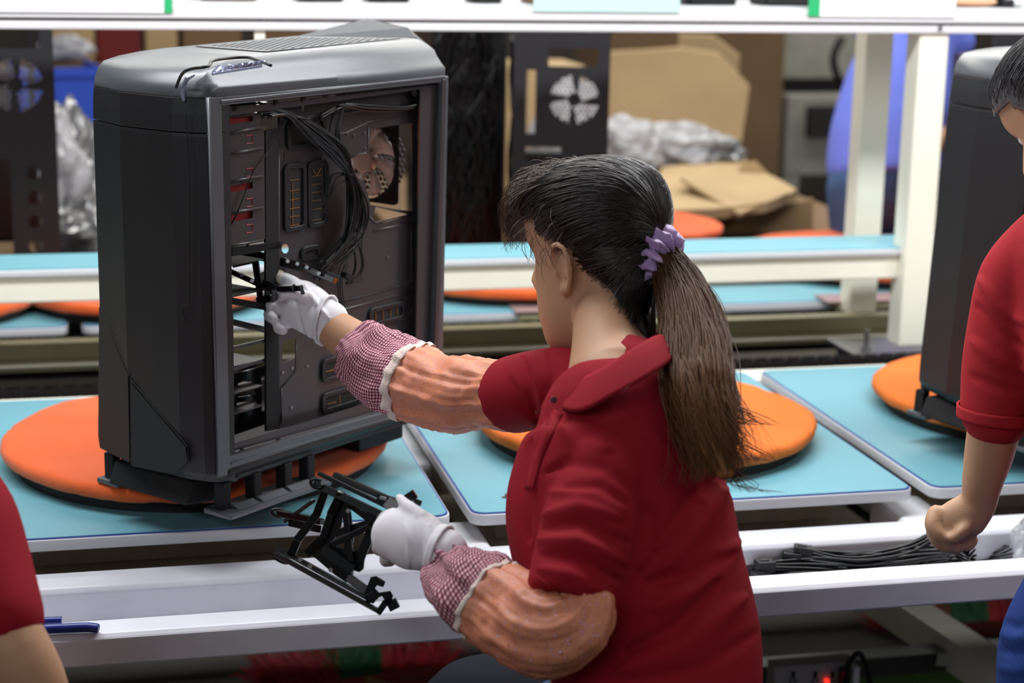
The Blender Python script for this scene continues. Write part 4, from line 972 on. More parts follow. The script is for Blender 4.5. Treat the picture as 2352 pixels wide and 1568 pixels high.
def hairmat(name, c0, c1, grad=False):
    m = D.materials.new(name); m.use_nodes = True; nt = m.node_tree; b = nt.nodes['Principled BSDF']
    b.inputs['Roughness'].default_value = .48 if grad else .36; b.inputs['Specular IOR Level'].default_value = .35 if grad else .6
    tc = nt.nodes.new('ShaderNodeTexCoord'); r = nt.nodes.new('ShaderNodeValToRGB')
    if grad:
        sp = nt.nodes.new('ShaderNodeSeparateXYZ'); nt.links.new(tc.outputs['Generated'], sp.inputs[0])
        n = nt.nodes.new('ShaderNodeTexNoise'); n.inputs['Scale'].default_value = 9; nt.links.new(tc.outputs['Generated'], n.inputs['Vector'])
        a = nt.nodes.new('ShaderNodeMath'); a.operation = 'MULTIPLY_ADD'; a.inputs[1].default_value = .5; nt.links.new(n.outputs[0], a.inputs[0]); nt.links.new(sp.outputs[2], a.inputs[2])
        nt.links.new(a.outputs[0], r.inputs[0]); r.color_ramp.elements[0].position = .35; r.color_ramp.elements[1].position = 1.1
    else:
        n = nt.nodes.new('ShaderNodeTexNoise'); n.inputs['Scale'].default_value = 60; nt.links.new(tc.outputs['Object'], n.inputs['Vector']); nt.links.new(n.outputs[0], r.inputs[0])
    r.color_ramp.elements[0].color = lin(c1); r.color_ramp.elements[1].color = lin(c0)
    nt.links.new(r.outputs[0], b.inputs['Base Color']); return m
M_hair = hairmat('dark_brown_hair', (30, 24, 22), (52, 42, 38))
M_pony = hairmat('ponytail_hair', (36, 26, 18), (140, 88, 42), True)
M_hair2 = hairmat('greying_hair', (26, 25, 27), (110, 108, 110))

def strands(name, lst, r, m, par):
    """bundle of hair strands as one curve object"""
    c = D.curves.new(name, 'CURVE'); c.dimensions = '3D'; c.bevel_depth = r; c.bevel_resolution = 0; c.use_fill_caps = False
    Mi = RM(par).inverted()
    for pl in lst:
        sp = c.splines.new('POLY'); k = len(pl); sp.points.add(k-1)
        for i, p in enumerate(pl):
            q = Mi @ p; sp.points[i].co = (q.x, q.y, q.z, 1); sp.points[i].radius = 1.0 if i < k*.6 else max(.15, 1-(i-k*.6)/(k*.4)*.85)
    o = D.objects.new('tmp', c); COL.objects.link(o); me = D.meshes.new_from_object(o.evaluated_get(bpy.context.evaluated_depsgraph_get())); D.objects.remove(o); me.materials.clear()
    o = put(name, me, m, par, world=False, smooth=True); o['kind'] = 'stuff'; return o

def scalp(M, s, tie, par, m, n, seed, hair_pred, bvh, centre, off=.010, ntie=.012):
    """strands combed from the hairline and crown back to the tie point (head-local direction)"""
    rnd = random.Random(seed); out = []; td = tie.normalized()
    def on(d, o):
        dw = (M.to_3x3() @ d).normalized(); h = bvh.ray_cast(centre+dw*.17, -dw)
        return (h[0] if h[0] is not None else centre+dw*.09)+dw*o
    while len(out) < n:
        d = Vector((rnd.gauss(0, 1), rnd.gauss(0, 1), rnd.gauss(0, 1))).normalized()
        if not hair_pred(d) or d.dot(td) > .96: continue
        k = 12; pts = []; o0 = off+rnd.uniform(-.003, .005); ph = rnd.uniform(0, 6)
        ang = math.acos(max(-1, min(1, d.dot(td)))); ax = d.cross(td)
        if ax.length < 1e-3: continue
        ax.normalize()
        lift = Vector((0, 0, 1))*.25*math.sin(ang*.5)*(1 if d.z > -.1 else 0)
        for i in range(k):
            f = i/(k-1); q = Matrix.Rotation(ang*f, 3, ax) @ d; q = (q+lift*math.sin(math.pi*f)).normalized()
            pts.append(on(q, o0*(1 if i else .35)+.0015*math.sin(ph+f*9)))
        out.append(spline(pts, 2))
    return strands('hair_strands', out, .00055, m, par)

# ======================= the woman in the middle =======================
WB = PD(1500, 1500, 2.14)
WOMAN = root('person', (WB.x, WB.y, 0), 0, 'person in a red polo shirt, white gloves and patterned sleeve covers, seen from behind', 'person')
hf = (-_R0*math.sin(math.radians(52))+Vector((math.sin(YAW), math.cos(YAW), 0))*math.cos(math.radians(52)))
HM = head_frame(PD(1368, 598, 2.33), hf, 12, 0); HSc = .98
body = MB(); head_mesh(body, HM, HSc); face_bits(body, HM, HSc); ear(body, HM, -1, HSc); ear(body, HM, 1, HSc)
HC = HM @ Vector((0, -.005, .02))
limb(body, [(1395, 640, 2.32, 78, .058), (1398, 740, 2.29, 82, .055), (1402, 820, 2.24, 92, .058), (1415, 890, 2.20, 120, .07)])
limb(body, [(1410, 900, 2.20, 120, .08), (1435, 1050, 2.19, 170, .10), (1440, 1250, 2.17, 215, .11), (1470, 1450, 2.15, 215, .12), (1480, 1650, 2.14, 215, .13)])
# near (left) arm
limb(body, [(1385, 1080, 2.10, 85, .045), (1330, 1300, 2.04, 72, .04), (1285, 1425, 2.01, 58, .035), (1170, 1402, 2.06, 50, .028), (1072, 1340, 2.11, 42, .024), (1018, 1285, 2.135, 38, .022), (990, 1262, 2.14, 38, .022), (950, 1240, 2.15, 50, .02)])
# far (right) arm
limb(body, [(1330, 910, 2.30, 70, .045), (1190, 905, 2.38, 66, .04), (1050, 890, 2.46, 62, .036), (900, 835, 2.53, 56, .032), (800, 778, 2.58, 50, .028), (745, 738, 2.60, 43, .023), (700, 710, 2.615, 46, .02)])
# thighs, seat, lower legs
limb(body, [(1470, 1640, 2.12, 120, .08), (1330, 1660, 2.20, 100, .07), (1210, 1680, 2.30, 85, .06)]); limb(body, [(1210, 1680, 2.30, 85, .055), (1195, 1900, 2.42, 65, .045), (1190, 2200, 2.62, 45, .03)])
limb(body, [(1540, 1660, 2.18, 120, .08), (1450, 1660, 2.30, 105, .07), (1370, 1650, 2.42, 95, .06)]); limb(body, [(1370, 1650, 2.42, 90, .055), (1365, 1900, 2.52, 65, .045), (1360, 2150, 2.70, 45, .03)])
bm = fused(body, .0034, 4); 
hm_ = MB(); head_mesh(hm_, HM, HSc); limb(hm_, [(1395, 640, 2.32, 78, .058), (1398, 740, 2.29, 84, .057), (1402, 820, 2.24, 94, .060), (1415, 890, 2.20, 120, .07)]); hm_ = fused(hm_, .005, 4)
hbvh = BVHTree.FromPolygons([tuple(v.co) for v in hm_.vertices], [tuple(p.vertices) for p in hm_.polygons])
put('body', bm, M_skin, WOMAN, smooth=True); eye(HM, HSc, WOMAN)

# shirt
shirt = MB()
rows = [(900, 1300, 1560, 2.215, .085), (940, 1245, 1600, 2.205, .110), (1000, 1215, 1640, 2.20, .125), (1080, 1180, 1662, 2.19, .130), (1160, 1160, 1680, 2.18, .132), (1240, 1172, 1695, 2.17, .130), (1320, 1197, 1712, 2.16, .130), (1400, 1230, 1732, 2.15, .132), (1480, 1255, 1748, 2.145, .135), (1560, 1265, 1750, 2.14, .14), (1640, 1270, 1745, 2.14, .14)]
limb(shirt, [((a+b)/2, y, d, (b-a)/2, q) for y, a, b, d, q in rows], n=64, cap=True, e=.95)
limb(shirt, [(1400, 1060, 2.12, 92, .060), (1385, 1130, 2.09, 112, .062), (1355, 1220, 2.06, 116, .062), (1325, 1310, 2.035, 108, .062), (1300, 1385, 2.02, 98, .062)], n=48, cap='flat')
limb(shirt, [(1385, 930, 2.27, 75, .06), (1310, 885, 2.31, 86, .058), (1240, 893, 2.35, 91, .062), (1175, 907, 2.392, 90, .061)], n=48, cap='flat')
sm = fused(shirt, .0048, 9)
F = [(16, -.006, [(1252, 1085), (1300, 1062), (1390, 1072), (1465, 1125), (1500, 1190), (1495, 1262), (1462, 1310)]),
     (16, .006, [(1245, 1185), (1330, 1160), (1430, 1190)]), (14, -.007, [(1240, 1212), (1330, 1200), (1450, 1248)]), (16, .006, [(1236, 1240), (1330, 1240), (1440, 1292)]),
     (14, -.007, [(1238, 1272), (1330, 1285), (1430, 1335)]), (14, .005, [(1235, 1305), (1310, 1318), (1400, 1368)]), (12, -.004, [(1290, 1120), (1380, 1115), (1450, 1160)]), (12, .004, [(1260, 1130), (1360, 1135), (1440, 1180)]),
     (22, -.009, [(1500, 1265), (1560, 1190), (1640, 1095)]), (26, .006, [(1520, 1310), (1610, 1200), (1672, 1120)]),
     (22, -.008, [(1480, 1335), (1590, 1325), (1680, 1270)]), (30, .007, [(1500, 1400), (1600, 1350), (1700, 1240)]), (20, -.009, [(1430, 1500), (1560, 1440), (1650, 1330)]),
     (30, .006, [(1420, 1540), (1580, 1480), (1710, 1370)]), (18, -.004, [(1420, 1570), (1600, 1540), (1740, 1450)]),
     (4, -.0015, [(1430, 892), (1415, 960), (1402, 1040)]), (18, -.006, [(1222, 1010), (1200, 1100), (1215, 1240)]), (14, .004, [(1250, 960), (1230, 1040), (1225, 1130)]), (22, .005, [(1290, 980), (1330, 1020), (1400, 1030)]),
     (12, -.005, [(1200, 820), (1215, 900), (1235, 980)]), (12, .004, [(1225, 815), (1240, 890), (1250, 960)]), (10, -.004, [(1262, 805), (1270, 850), (1262, 900)]), (10, -.004, [(1170, 870), (1200, 930), (1230, 960)]), (16, -.005, [(1560, 900), (1610, 1000), (1630, 1100)]),
     (18, .004, [(1480, 1000), (1560, 1050), (1620, 1150)])]
folds(sm, F)
SM_ = sm.copy(); SH = put('polo_shirt', sm, M_shirt, WOMAN, smooth=True)
up_ = [(1318, 872, 2.16), (1345, 866, 2.125), (1400, 838, 2.10), (1455, 802, 2.105), (1500, 776, 2.14), (1520, 770, 2.20), (1490, 765, 2.29), (1400, 780, 2.33), (1325, 815, 2.31), (1300, 850, 2.25)]
mid_ = [(1316, 866, 2.155), (1345, 858, 2.12), (1400, 830, 2.095), (1455, 794, 2.10), (1502, 768, 2.135), (1526, 764, 2.20), (1492, 758, 2.295), (1400, 772, 2.335), (1322, 808, 2.315), (1296, 845, 2.25)]
low_ = [(1285, 945, 2.115), (1335, 950, 2.075), (1405, 915, 2.052), (1475, 878, 2.06), (1535, 838, 2.10), (1560, 812, 2.20), (1520, 800, 2.33), (1400, 800, 2.375), (1300, 830, 2.36), (1262, 880, 2.28)]
def strip(polys, sub=4):
    S = [spline([PD(*p) for p in pl]+[], sub) for pl in polys]; n = len(S[0]); vs = [p for s in S for p in s]
    return MB().add(vs, [(i*n+j, i*n+j+1, (i+1)*n+j+1, (i+1)*n+j) for i in range(len(S)-1) for j in range(n-1)])
inn_ = [(x, y+34, d+.004) for x, y, d in up_]
co = put('collar', strip([inn_, up_, mid_, low_]), M_shirt, SH, smooth=True); q = co.modifiers.new('s', 'SOLIDIFY'); q.thickness = .0035; q.offset = 0; q = co.modifiers.new('u', 'SUBSURF'); q.levels = 1; q.render_levels = 1
SB = BVHTree.FromPolygons([tuple(v.co) for v in SM_.vertices], [tuple(p.vertices) for p in SM_.polygons])
def on_shirt(x, y, off=.001):
    r = ray(x, y).normalized(); h = SB.ray_cast(CAM, r); return h[0]-r*off if h[0] is not None else PD(x, y, 2.1)
def band(L, R_, name, n=14):
    a = spline([Vector((x, y, 0)) for x, y in L], 5); b = spline([Vector((x, y, 0)) for x, y in R_], 5)
    vs = [on_shirt(p.x, p.y) for p in a]+[on_shirt(p.x, p.y) for p in b]; k = len(a)
    o = put(name, MB().add(vs, [(i, i+1, k+i+1, k+i) for i in range(k-1)]), M_shirt, SH, smooth=True); q = o.modifiers.new('s', 'SOLIDIFY'); q.thickness = .0014; q.offset = 0; return o
band([(1272, 940), (1250, 985), (1225, 1050), (1205, 1120)], [(1292, 950), (1268, 1000), (1242, 1060), (1224, 1125)], 'placket')
put('sleeve_hem', MB().tube([on_shirt(x, y, .001) for x, y in [(1232+i*7.6, 1322+i*5.6) for i in range(19)]], .0016, 6), M_shirt, SH, smooth=True)
put('button', MB().cyl(PD(1272, 918, 2.112), PD(1272, 918, 2.107), .0042, 14), mat('dark_button', (70, 15, 25), .3), SH, bevel=.001)

# sleeve covers
def cover(name, pts, a, seed, n=96, par=None):
    """gathered sleeve cover: one tube cut at the lace into gingham and floral parts"""
    SUB = 10; tmp = MB(); limb(tmp, pts, n=n, sub=SUB, cap=False, seed=seed, wr=.010, wf=16, circular_wr=.0035)
    R, U = limb.R, limb.uv; k = a*SUB
    for r in R:
        c = sum(r, Vector())/n
        for q in range(n):
            p = r[q]; d = (p-c).normalized(); r[q] = p+d*(.0028*noise.noise(p*55)+.0016*noise.noise(p*120)+.004*noise.noise(p*22))
    def sec(i0, i1, nm, m, par_, grow=0):
        RR = []; 
        for i in range(i0, i1+1):
            c = sum(R[i], Vector())/n
            RR.append([p+(p-c).normalized()*(grow+(.0015*math.sin(q*.9) if grow else 0)) for q, p in enumerate(R[i])])
        o = put(nm, MB().rings(RR, False, uv=[u for i in range(i0, i1+1) for u in U[i*n:(i+1)*n]]), m, par_, smooth=True)
        q = o.modifiers.new('s', 'SOLIDIFY'); q.thickness = .0012; q.offset = 1; return o
    g = sec(0, k, name, M_ging, WOMAN); f = sec(k, len(R)-1, 'floral_section', M_flor, g); sec(k-2, k+1, 'lace_band', M_lace, g, .0016)
    return g, f
nearpts = [(1012, 1283, 2.135, 44, .024), (1022, 1294, 2.13, 58, .032), (1045, 1322, 2.12, 80, .042), (1085, 1355, 2.10, 92, .048), (1128, 1384, 2.085, 98, .050), (1185, 1416, 2.06, 108, .054), (1245, 1438, 2.03, 112, .058), (1300, 1432, 2.015, 104, .058), (1335, 1400, 2.015, 80, .054), (1345, 1360, 2.02, 66, .05)]
g1, f1 = cover('sleeve_cover', nearpts, 4, 1.5)
farpts = [(818, 790, 2.575, 57, .034), (828, 800, 2.57, 72, .044), (850, 825, 2.56, 88, .054), (893, 850, 2.54, 92, .056), (953, 878, 2.51, 88, .054), (1010, 895, 2.48, 86, .053), (1070, 905, 2.45, 86, .052), (1130, 907, 2.42, 80, .050), (1185, 908, 2.39, 76, .048)]
g2, f2 = cover('sleeve_cover', farpts, 4, 9.5)
for g, (c, nn) in ((g1, (nearpts[0], nearpts[1])), (g2, (farpts[0], farpts[1]))):
    put('elastic_cuff', limb(MB(), [(c[0]-(nn[0]-c[0])*.6, c[1]-(nn[1]-c[1])*.6, c[2], c[3]*.98, c[4]), c], n=80, sub=3, cap=False, circular_wr=.006, seed=3), M_ging, g, smooth=True).modifiers.new('s', 'SOLIDIFY').thickness = .0015
folds(f1.data, [(9, .008, [(1170, 1350), (1190, 1400), (1195, 1450)]), (8, -.008, [(1200, 1345), (1215, 1400), (1225, 1470)]), (9, .009, [(1225, 1350), (1240, 1390), (1265, 1450)]), (10, -.008, [(1250, 1350), (1290, 1400), (1310, 1470)]), (9, .006, [(1140, 1380), (1160, 1430), (1200, 1490)])])
folds(f2.data, [(12, -.010, [(985, 840), (1040, 880), (1090, 950)]), (12, .009, [(1000, 820), (1060, 870), (1110, 930)]), (8, -.008, [(1085, 850), (1110, 890), (1120, 930)]), (8, .008, [(1060, 840), (1090, 870), (1100, 900)]), (7, -.008, [(1130, 840), (1125, 880), (1145, 930)]), (8, .006, [(1140, 860), (1150, 920), (1185, 960)])])
folds(g2.data, [(10, .009, [(860, 770), (900, 790), (950, 795)]), (9, -.010, [(830, 870), (890, 840), (960, 800)]), (10, .008, [(815, 840), (880, 810), (930, 785)]), (9, -.006, [(810, 900), (860, 900), (940, 905)])])
folds(g1.data, [(9, -.009, [(1010, 1390), (1060, 1340), (1130, 1300)]), (9, .007, [(1000, 1360), (1040, 1320), (1110, 1280)]), (7, -.006, [(1040, 1270), (1050, 1300), (1040, 1340)])])

# gloves
def ribbed(o): return o
gl = MB()
limb(gl, [(756, 742, 2.598, 52, .028), (740, 733, 2.60, 50, .027), (712, 712, 2.61, 56, .027), (682, 692, 2.62, 54, .024), (664, 682, 2.625, 44, .019)], n=36, cap=True)
for f in ([(676, 652, 2.62, 17), (655, 641, 2.628, 15.5), (632, 637, 2.638, 14), (613, 634, 2.648, 12)],                       # index, reaching over the bar
          [(668, 672, 2.625, 17), (640, 678, 2.632, 15), (618, 690, 2.63, 14), (622, 702, 2.615, 12.5)],                       # middle
          [(672, 700, 2.62, 18), (640, 710, 2.625, 16), (618, 722, 2.622, 14.5), (628, 732, 2.605, 12.5)],                     # ring
          [(684, 730, 2.615, 17), (656, 742, 2.618, 15), (638, 752, 2.61, 13), (650, 758, 2.598, 11.5)],                       # little
          [(708, 690, 2.59, 17), (686, 676, 2.578, 16), (664, 672, 2.578, 14), (645, 680, 2.588, 12)]):                       # thumb, across the front
    limb(gl, f, n=16, cap=True, sub=4)
gm = fused(gl, .0026, 3); folds(gm, [(5, .003, [(700, 655), (720, 690), (745, 720)]), (5, .003, [(690, 700), (700, 740), (712, 775)]), (4, -.003, [(680, 690), (688, 740), (700, 775)]), (5, .0025, [(722, 680), (738, 710), (755, 730)]), (4, -.002, [(640, 738), (660, 722), (680, 712)])])
G = put('glove', gm, M_glove, WOMAN, smooth=True)
put('glove_cuff', limb(MB(), [(752, 736, 2.598, 56, .031), (744, 734, 2.60, 54, .029)], n=32, cap=False, circular_wr=.003), M_glove, G, smooth=True).modifiers.new('s', 'SOLIDIFY').thickness = .003
put('ribbed_fingertip', limb(MB(), [(p, 637-(p-632)*.03, 2.64-(p-613)*.0003, 15.5+(1.6 if i % 2 else 0)) for i, p in enumerate(range(610, 646, 3))], n=16, sub=1, cap=True), mat('glove_rib_cream', (205, 195, 175), .8), G, smooth=True)
gl = MB()
limb(gl, [(1020, 1270, 2.135, 58, .030), (1000, 1262, 2.14, 56, .029), (962, 1243, 2.15, 70, .032), (925, 1232, 2.16, 68, .028), (893, 1230, 2.17, 54, .022)], n=36, cap=True)
for f in ([(905, 1185, 2.17, 20), (885, 1190, 2.19, 18), (878, 1200, 2.215, 15), (895, 1212, 2.225, 13)],
          [(892, 1212, 2.17, 20), (874, 1222, 2.195, 18), (868, 1232, 2.22, 15), (885, 1240, 2.23, 13)],
          [(890, 1240, 2.165, 20), (872, 1252, 2.19, 18), (870, 1262, 2.215, 15), (888, 1266, 2.222, 13)],
          [(905, 1265, 2.16, 19), (888, 1280, 2.18, 16), (885, 1290, 2.20, 13), (900, 1290, 2.21, 11)],
          [(965, 1190, 2.145, 22), (945, 1170, 2.15, 17), (928, 1155, 2.16, 13.5), (918, 1142, 2.168, 10.5)]): limb(gl, f, n=16, cap=True, sub=4)
gm = fused(gl, .0028, 4); folds(gm, [(6, .003, [(930, 1200), (940, 1250), (940, 1300)]), (6, -.002, [(955, 1190), (968, 1250), (965, 1310)]), (6, .002, [(985, 1205), (990, 1260), (980, 1315)])])
G2 = put('glove', gm, M_glove, WOMAN, smooth=True)
put('glove_cuff', limb(MB(), [(1016, 1268, 2.137, 59, .032), (1000, 1262, 2.14, 57, .030)], n=32, cap=False, circular_wr=.002), M_glove, G2, smooth=True).modifiers.new('s', 'SOLIDIFY').thickness = .003

# hair: a cap over the skull, combed strands, fringe and ponytail
def hpred(d):
    if d.y > .45: return d.z > .42
    if d.y > -.15: return d.z > .03+.5*max(0, d.y)
    return d.z > .03+2.0*(d.y+.15) and d.z > -.45
cap = MB(); cn, ck = 96, 64; vs = []; Rm = HM.to_3x3(); idx = {}
for i in range(ck+1):
    th = math.pi*i/ck
    for j in range(cn):
        a = 2*math.pi*j/cn; d = Vector((math.sin(th)*math.cos(a), math.sin(th)*math.sin(a), math.cos(th)))
        if not hpred(Vector((d.x, d.y, d.z-.07))): continue
        dw = (Rm @ d).normalized(); h = hbvh.ray_cast(HC+dw*.17, -dw)[0]
        if h is None: continue
        idx[(i, j)] = len(vs); vs.append(h+dw*(.0075+.002*noise.noise(d*5)))
fs = [tuple(idx[k] for k in q) for i in range(ck) for j in range(cn) for q in [((i, j), (i+1, j), (i+1, (j+1) % cn), (i, (j+1) % cn))] if all(k in idx for k in q)]
HAIR = put('hair', MB().add(vs, fs), M_hair, WOMAN, smooth=True); q = HAIR.modifiers.new('s', 'SOLIDIFY'); q.thickness = .009; q.offset = -1
tie = Vector((0, -1, .02)).normalized()
scalp(HM, HSc, tie, HAIR, M_hair, 4200, 3, hpred, hbvh, HC, .0095)
# nape: hair combed up from the neck to the tie
nb = [(1322, 585), (1345, 618), (1385, 655), (1420, 700), (1455, 745), (1480, 775), (1500, 790)]
def on_neck(x, y, off):
    r = ray(x, y).normalized(); h = hbvh.ray_cast(CAM, r); return h[0]-r*off if h[0] is not None else PD(x, y, 2.275-off)
NB = spline([Vector((x, y, 0)) for x, y in nb], 6); vs = []; m_ = 14
for p in NB:
    for k in range(m_):
        f = k/(m_-1); x = p.x+8+(1500-p.x-8)*f; y = p.y+(592-p.y)*f-18*math.sin(math.pi*f); vs.append(on_neck(x, y, .004+.008*math.sin(math.pi*min(1, f*1.2+.02))))
np_ = put('nape_hair', MB().add(vs, [(i*m_+k, i*m_+k+1, (i+1)*m_+k+1, (i+1)*m_+k) for i in range(len(NB)-1) for k in range(m_-1)]), M_hair, HAIR, smooth=True)
rnd = random.Random(8); ns_ = []
for k in range(1100):
    p = NB[rnd.randrange(len(NB))]; g0 = rnd.uniform(-.06, .5)**1; ph = rnd.uniform(0, 6); pts = []
    jx, jy = rnd.uniform(-7, 7), rnd.uniform(-7, 7)
    for i in range(9):
        f = g0+(1-g0)*i/8; x = p.x+jx*(1-f)+(1500-p.x)*f; y = p.y+jy*(1-f)+(592-p.y)*f-18*math.sin(math.pi*max(f, 0)); pts.append(on_neck(x, y, (.003 if i == 0 else .008)+.007*math.sin(math.pi*min(1, max(0, f)*1.2))+.001*math.sin(ph+i)))
    ok = all((pts[i+1]-pts[i]).length < .03 for i in range(8))
    if ok: ns_.append(spline(pts, 2))
strands('nape_strands', ns_, .0005, M_hair, HAIR)
rnd = random.Random(21); fr_ = []
for k in range(420):
    x = rnd.uniform(-.9, .9); d0 = Vector((x*.55, .35+rnd.uniform(-.25, .1), .85)).normalized(); L = rnd.uniform(.55, 1.05); sw = rnd.uniform(-.2, .2); cu = rnd.uniform(.3, 1)
    pts = []
    for i in range(9):
        f = i/8; d = Vector((d0.x+sw*f*.6+x*.25*f, d0.y+.75*f*L, d0.z-.78*f*L)).normalized()
        dw = (Rm @ d).normalized(); h = hbvh.ray_cast(HC+dw*.4, -dw)[0] or HC+dw*.09
        o = .012+.022*math.sin(f*2.2)*cu+.010*f*f*math.sin(k)
        pts.append(h+dw*o+(Rm @ Vector((.005*math.sin(f*7+k), 0, .004*math.cos(f*8+k)))))
    fr_.append(spline(pts, 2))
for k in range(36):      # loose wisps at temple, nape and crown
    d0 = [Vector((-.75, .45, .25)), Vector((-.55, -.55, -.55)), Vector((-.75, -.1, .35)), Vector((-.8, .25, .3))][k % 4]+Vector((rnd.uniform(-.2, .2),)*3)
    d0.normalize(); dw = (Rm @ d0).normalized(); h = hbvh.ray_cast(HC+dw*.4, -dw)[0]
    if h is None: continue
    v = Vector((rnd.gauss(0, .5), rnd.gauss(0, .5), -1)).normalized()
    fr_.append(spline([h+dw*.008, h+dw*.016+v*.012, h+dw*.018+v*.028+Vector((.004*math.sin(k), 0, 0)), h+dw*.014+v*.042], 3))
strands('fringe', fr_, .0004, hairmat('fringe_hair', (52, 38, 30), (86, 64, 50)), HAIR)
pp = [(1508, 590, 2.275, 20, .014), (1528, 602, 2.27, 30, .020), (1556, 650, 2.25, 46, .028), (1585, 730, 2.21, 64, .034), (1600, 820, 2.16, 74, .036), (1608, 900, 2.11, 74, .034), (1622, 970, 2.08, 62, .028), (1645, 1030, 2.06, 42, .020), (1662, 1085, 2.05, 20, .010)]
PT = put('ponytail', limb(MB(), [(x, y, d, w*.80, e*.8) for x, y, d, w, e in pp], n=36, sub=6, wr=.006, wf=20, circular_wr=.006, seed=4), M_pony, HAIR, smooth=True)
A = [PD(p[0], p[1], p[2]) for p in pp]; W_ = [p[3]*p[2]/FPX for p in pp]; ps_ = []
for k in range(1500):
    a = rnd.uniform(0, 2*math.pi); q = rnd.uniform(.55, 1.0)**.5; L = rnd.choice([1, 1, 1, .9, .8, .7]); pts = []; ph = rnd.uniform(0, 6.28); sp_ = rnd.gauss(0, 1)
    for i in range(len(A)):
        if i > (len(A)-1)*L+.01: break
        t = (A[min(i+1, len(A)-1)]-A[max(i-1, 0)]).normalized(); v = (A[i]-CAM).normalized(); s = t.cross(v).normalized(); u = s.cross(t)
        w = W_[i]*q+(.010*abs(sp_)*(i/8)**3); e = pp[i][4]*q
        pts.append(A[i]+s*math.cos(a+.12*i)*w+u*math.sin(a+.12*i)*e+s*(.0065*math.sin(ph+i*1.5)+.014*sp_*(i/8)**4)+u*.004*math.cos(ph+i*1.7)+Vector((0, 0, rnd.uniform(-.004, .004))))
    ps_.append(spline(pts, 5))
for k in range(60):      # flyaway ends curling right of the tail
    i0 = rnd.choice([4, 5, 6]); b = A[i0]+(A[i0]-A[i0-1]).orthogonal().normalized()*0; s = RT
    b = A[i0]+s*W_[i0]*rnd.uniform(.5, 1); ps_.append(spline([b, b+Vector((0, 0, -.03))+s*.006, b+Vector((0, 0, -.055))+s*rnd.uniform(0, .02), b+Vector((0, 0, -.075))+s*rnd.uniform(.0, .05), b+Vector((0, 0, -.085))+s*rnd.uniform(.01, .07)], 4))
strands('ponytail_strands', ps_, .00055, M_pony, HAIR)
M_scr = mat('lilac_chiffon', (186, 148, 204), .6, sheen=.5, trans=.15)
sc_ = MB(); R = []; c0 = PD(1506, 578, 2.268); ax = (PD(1550, 610, 2.26)-PD(1480, 560, 2.28)).normalized(); e1 = ax.orthogonal().normalized(); e2 = ax.cross(e1)
for i in range(73):
    a = 2*math.pi*i/72; row = []
    for j in range(14):
        b = 2*math.pi*j/14; rr = .012*(1+.55*math.sin(a*11+1.3*math.sin(b)))+.009*noise.noise(Vector((math.cos(a)*9, math.sin(a)*9, b*1.5)))
        rad = .019+math.cos(b)*rr; row.append(c0+(e1*math.cos(a)+e2*math.sin(a))*rad+ax*math.sin(b)*rr*1.25)
    R.append(row)
scr = put('scrunchie', MB().rings(R, cap=False), M_scr, HAIR, smooth=True)

# jeans and stool
jn = MB()
limb(jn, [(1500, 1560, 2.14, 226, .125), (1500, 1660, 2.14, 235, .14)], cap=True)
limb(jn, [(1470, 1650, 2.12, 135, .09), (1330, 1665, 2.20, 118, .08), (1210, 1680, 2.30, 100, .07)]); limb(jn, [(1210, 1680, 2.30, 100, .065), (1195, 1900, 2.42, 80, .055), (1190, 2150, 2.60, 60, .04)])
limb(jn, [(1540, 1670, 2.18, 135, .09), (1450, 1665, 2.30, 120, .08), (1370, 1650, 2.42, 108, .07)]); limb(jn, [(1370, 1650, 2.42, 105, .065), (1365, 1900, 2.52, 80, .055), (1360, 2120, 2.68, 60, .04)])
put('jeans', fused(jn, .007, 5), M_denim, WOMAN, smooth=True)
sc0 = PD(1165, 1640, 2.24)
stl = root('stool', (sc0.x, sc0.y, 0), 0, 'round dark navy stool beside the woman\'s lap at the bottom of the photo', 'stool')
put('seat', MB().tube([(sc0.x, sc0.y, sc0.z-.04), (sc0.x, sc0.y, sc0.z-.035), (sc0.x, sc0.y, sc0.z+.02), (sc0.x, sc0.y, sc0.z+.045), (sc0.x, sc0.y, sc0.z+.05)], [.10, .11, .112, .09, .05], 40), M_navy, stl, smooth=True)
for k in range(4):
    a = k*math.pi/2+.4; put('leg', MB().cyl((sc0.x+.08*math.cos(a), sc0.y+.08*math.sin(a), sc0.z-.035), (sc0.x+.15*math.cos(a), sc0.y+.15*math.sin(a), 0), .012, 10), M_darksteel, stl)

# ======================= person at the right edge =======================
rp0 = PD(2500, 1400, 2.3)
RP = root('person', (rp0.x, rp0.y, 0), 0, 'person in red polo and blue jeans picking up cables at the right edge', 'person')
HM2 = head_frame(PD(2478, 280, 2.42), (-_R0*.72+Vector((math.sin(YAW), math.cos(YAW), 0))*.75), 38)
b2 = MB(); head_mesh(b2, HM2, .98); face_bits(b2, HM2, .98); ear(b2, HM2, -1, .98); ear(b2, HM2, 1, .98)
limb(b2, [(2455, 330, 2.40, 75, .055), (2480, 460, 2.36, 90, .06), (2500, 600, 2.34, 150, .08), (2570, 900, 2.32, 180, .10), (2590, 1250, 2.30, 180, .11), (2590, 1400, 2.30, 180, .11)])
limb(b2, [(2400, 600, 2.36, 70, .045), (2320, 800, 2.40, 66, .042), (2290, 950, 2.43, 62, .040), (2272, 1040, 2.45, 56, .034), (2256, 1110, 2.465, 46, .028), (2248, 1160, 2.475, 39, .022), (2228, 1195, 2.48, 38, .022)])
limb(b2, [(2252, 1150, 2.475, 38, .022), (2222, 1180, 2.48, 47, .022), (2188, 1198, 2.485, 46, .021), (2162, 1205, 2.49, 36, .018)])
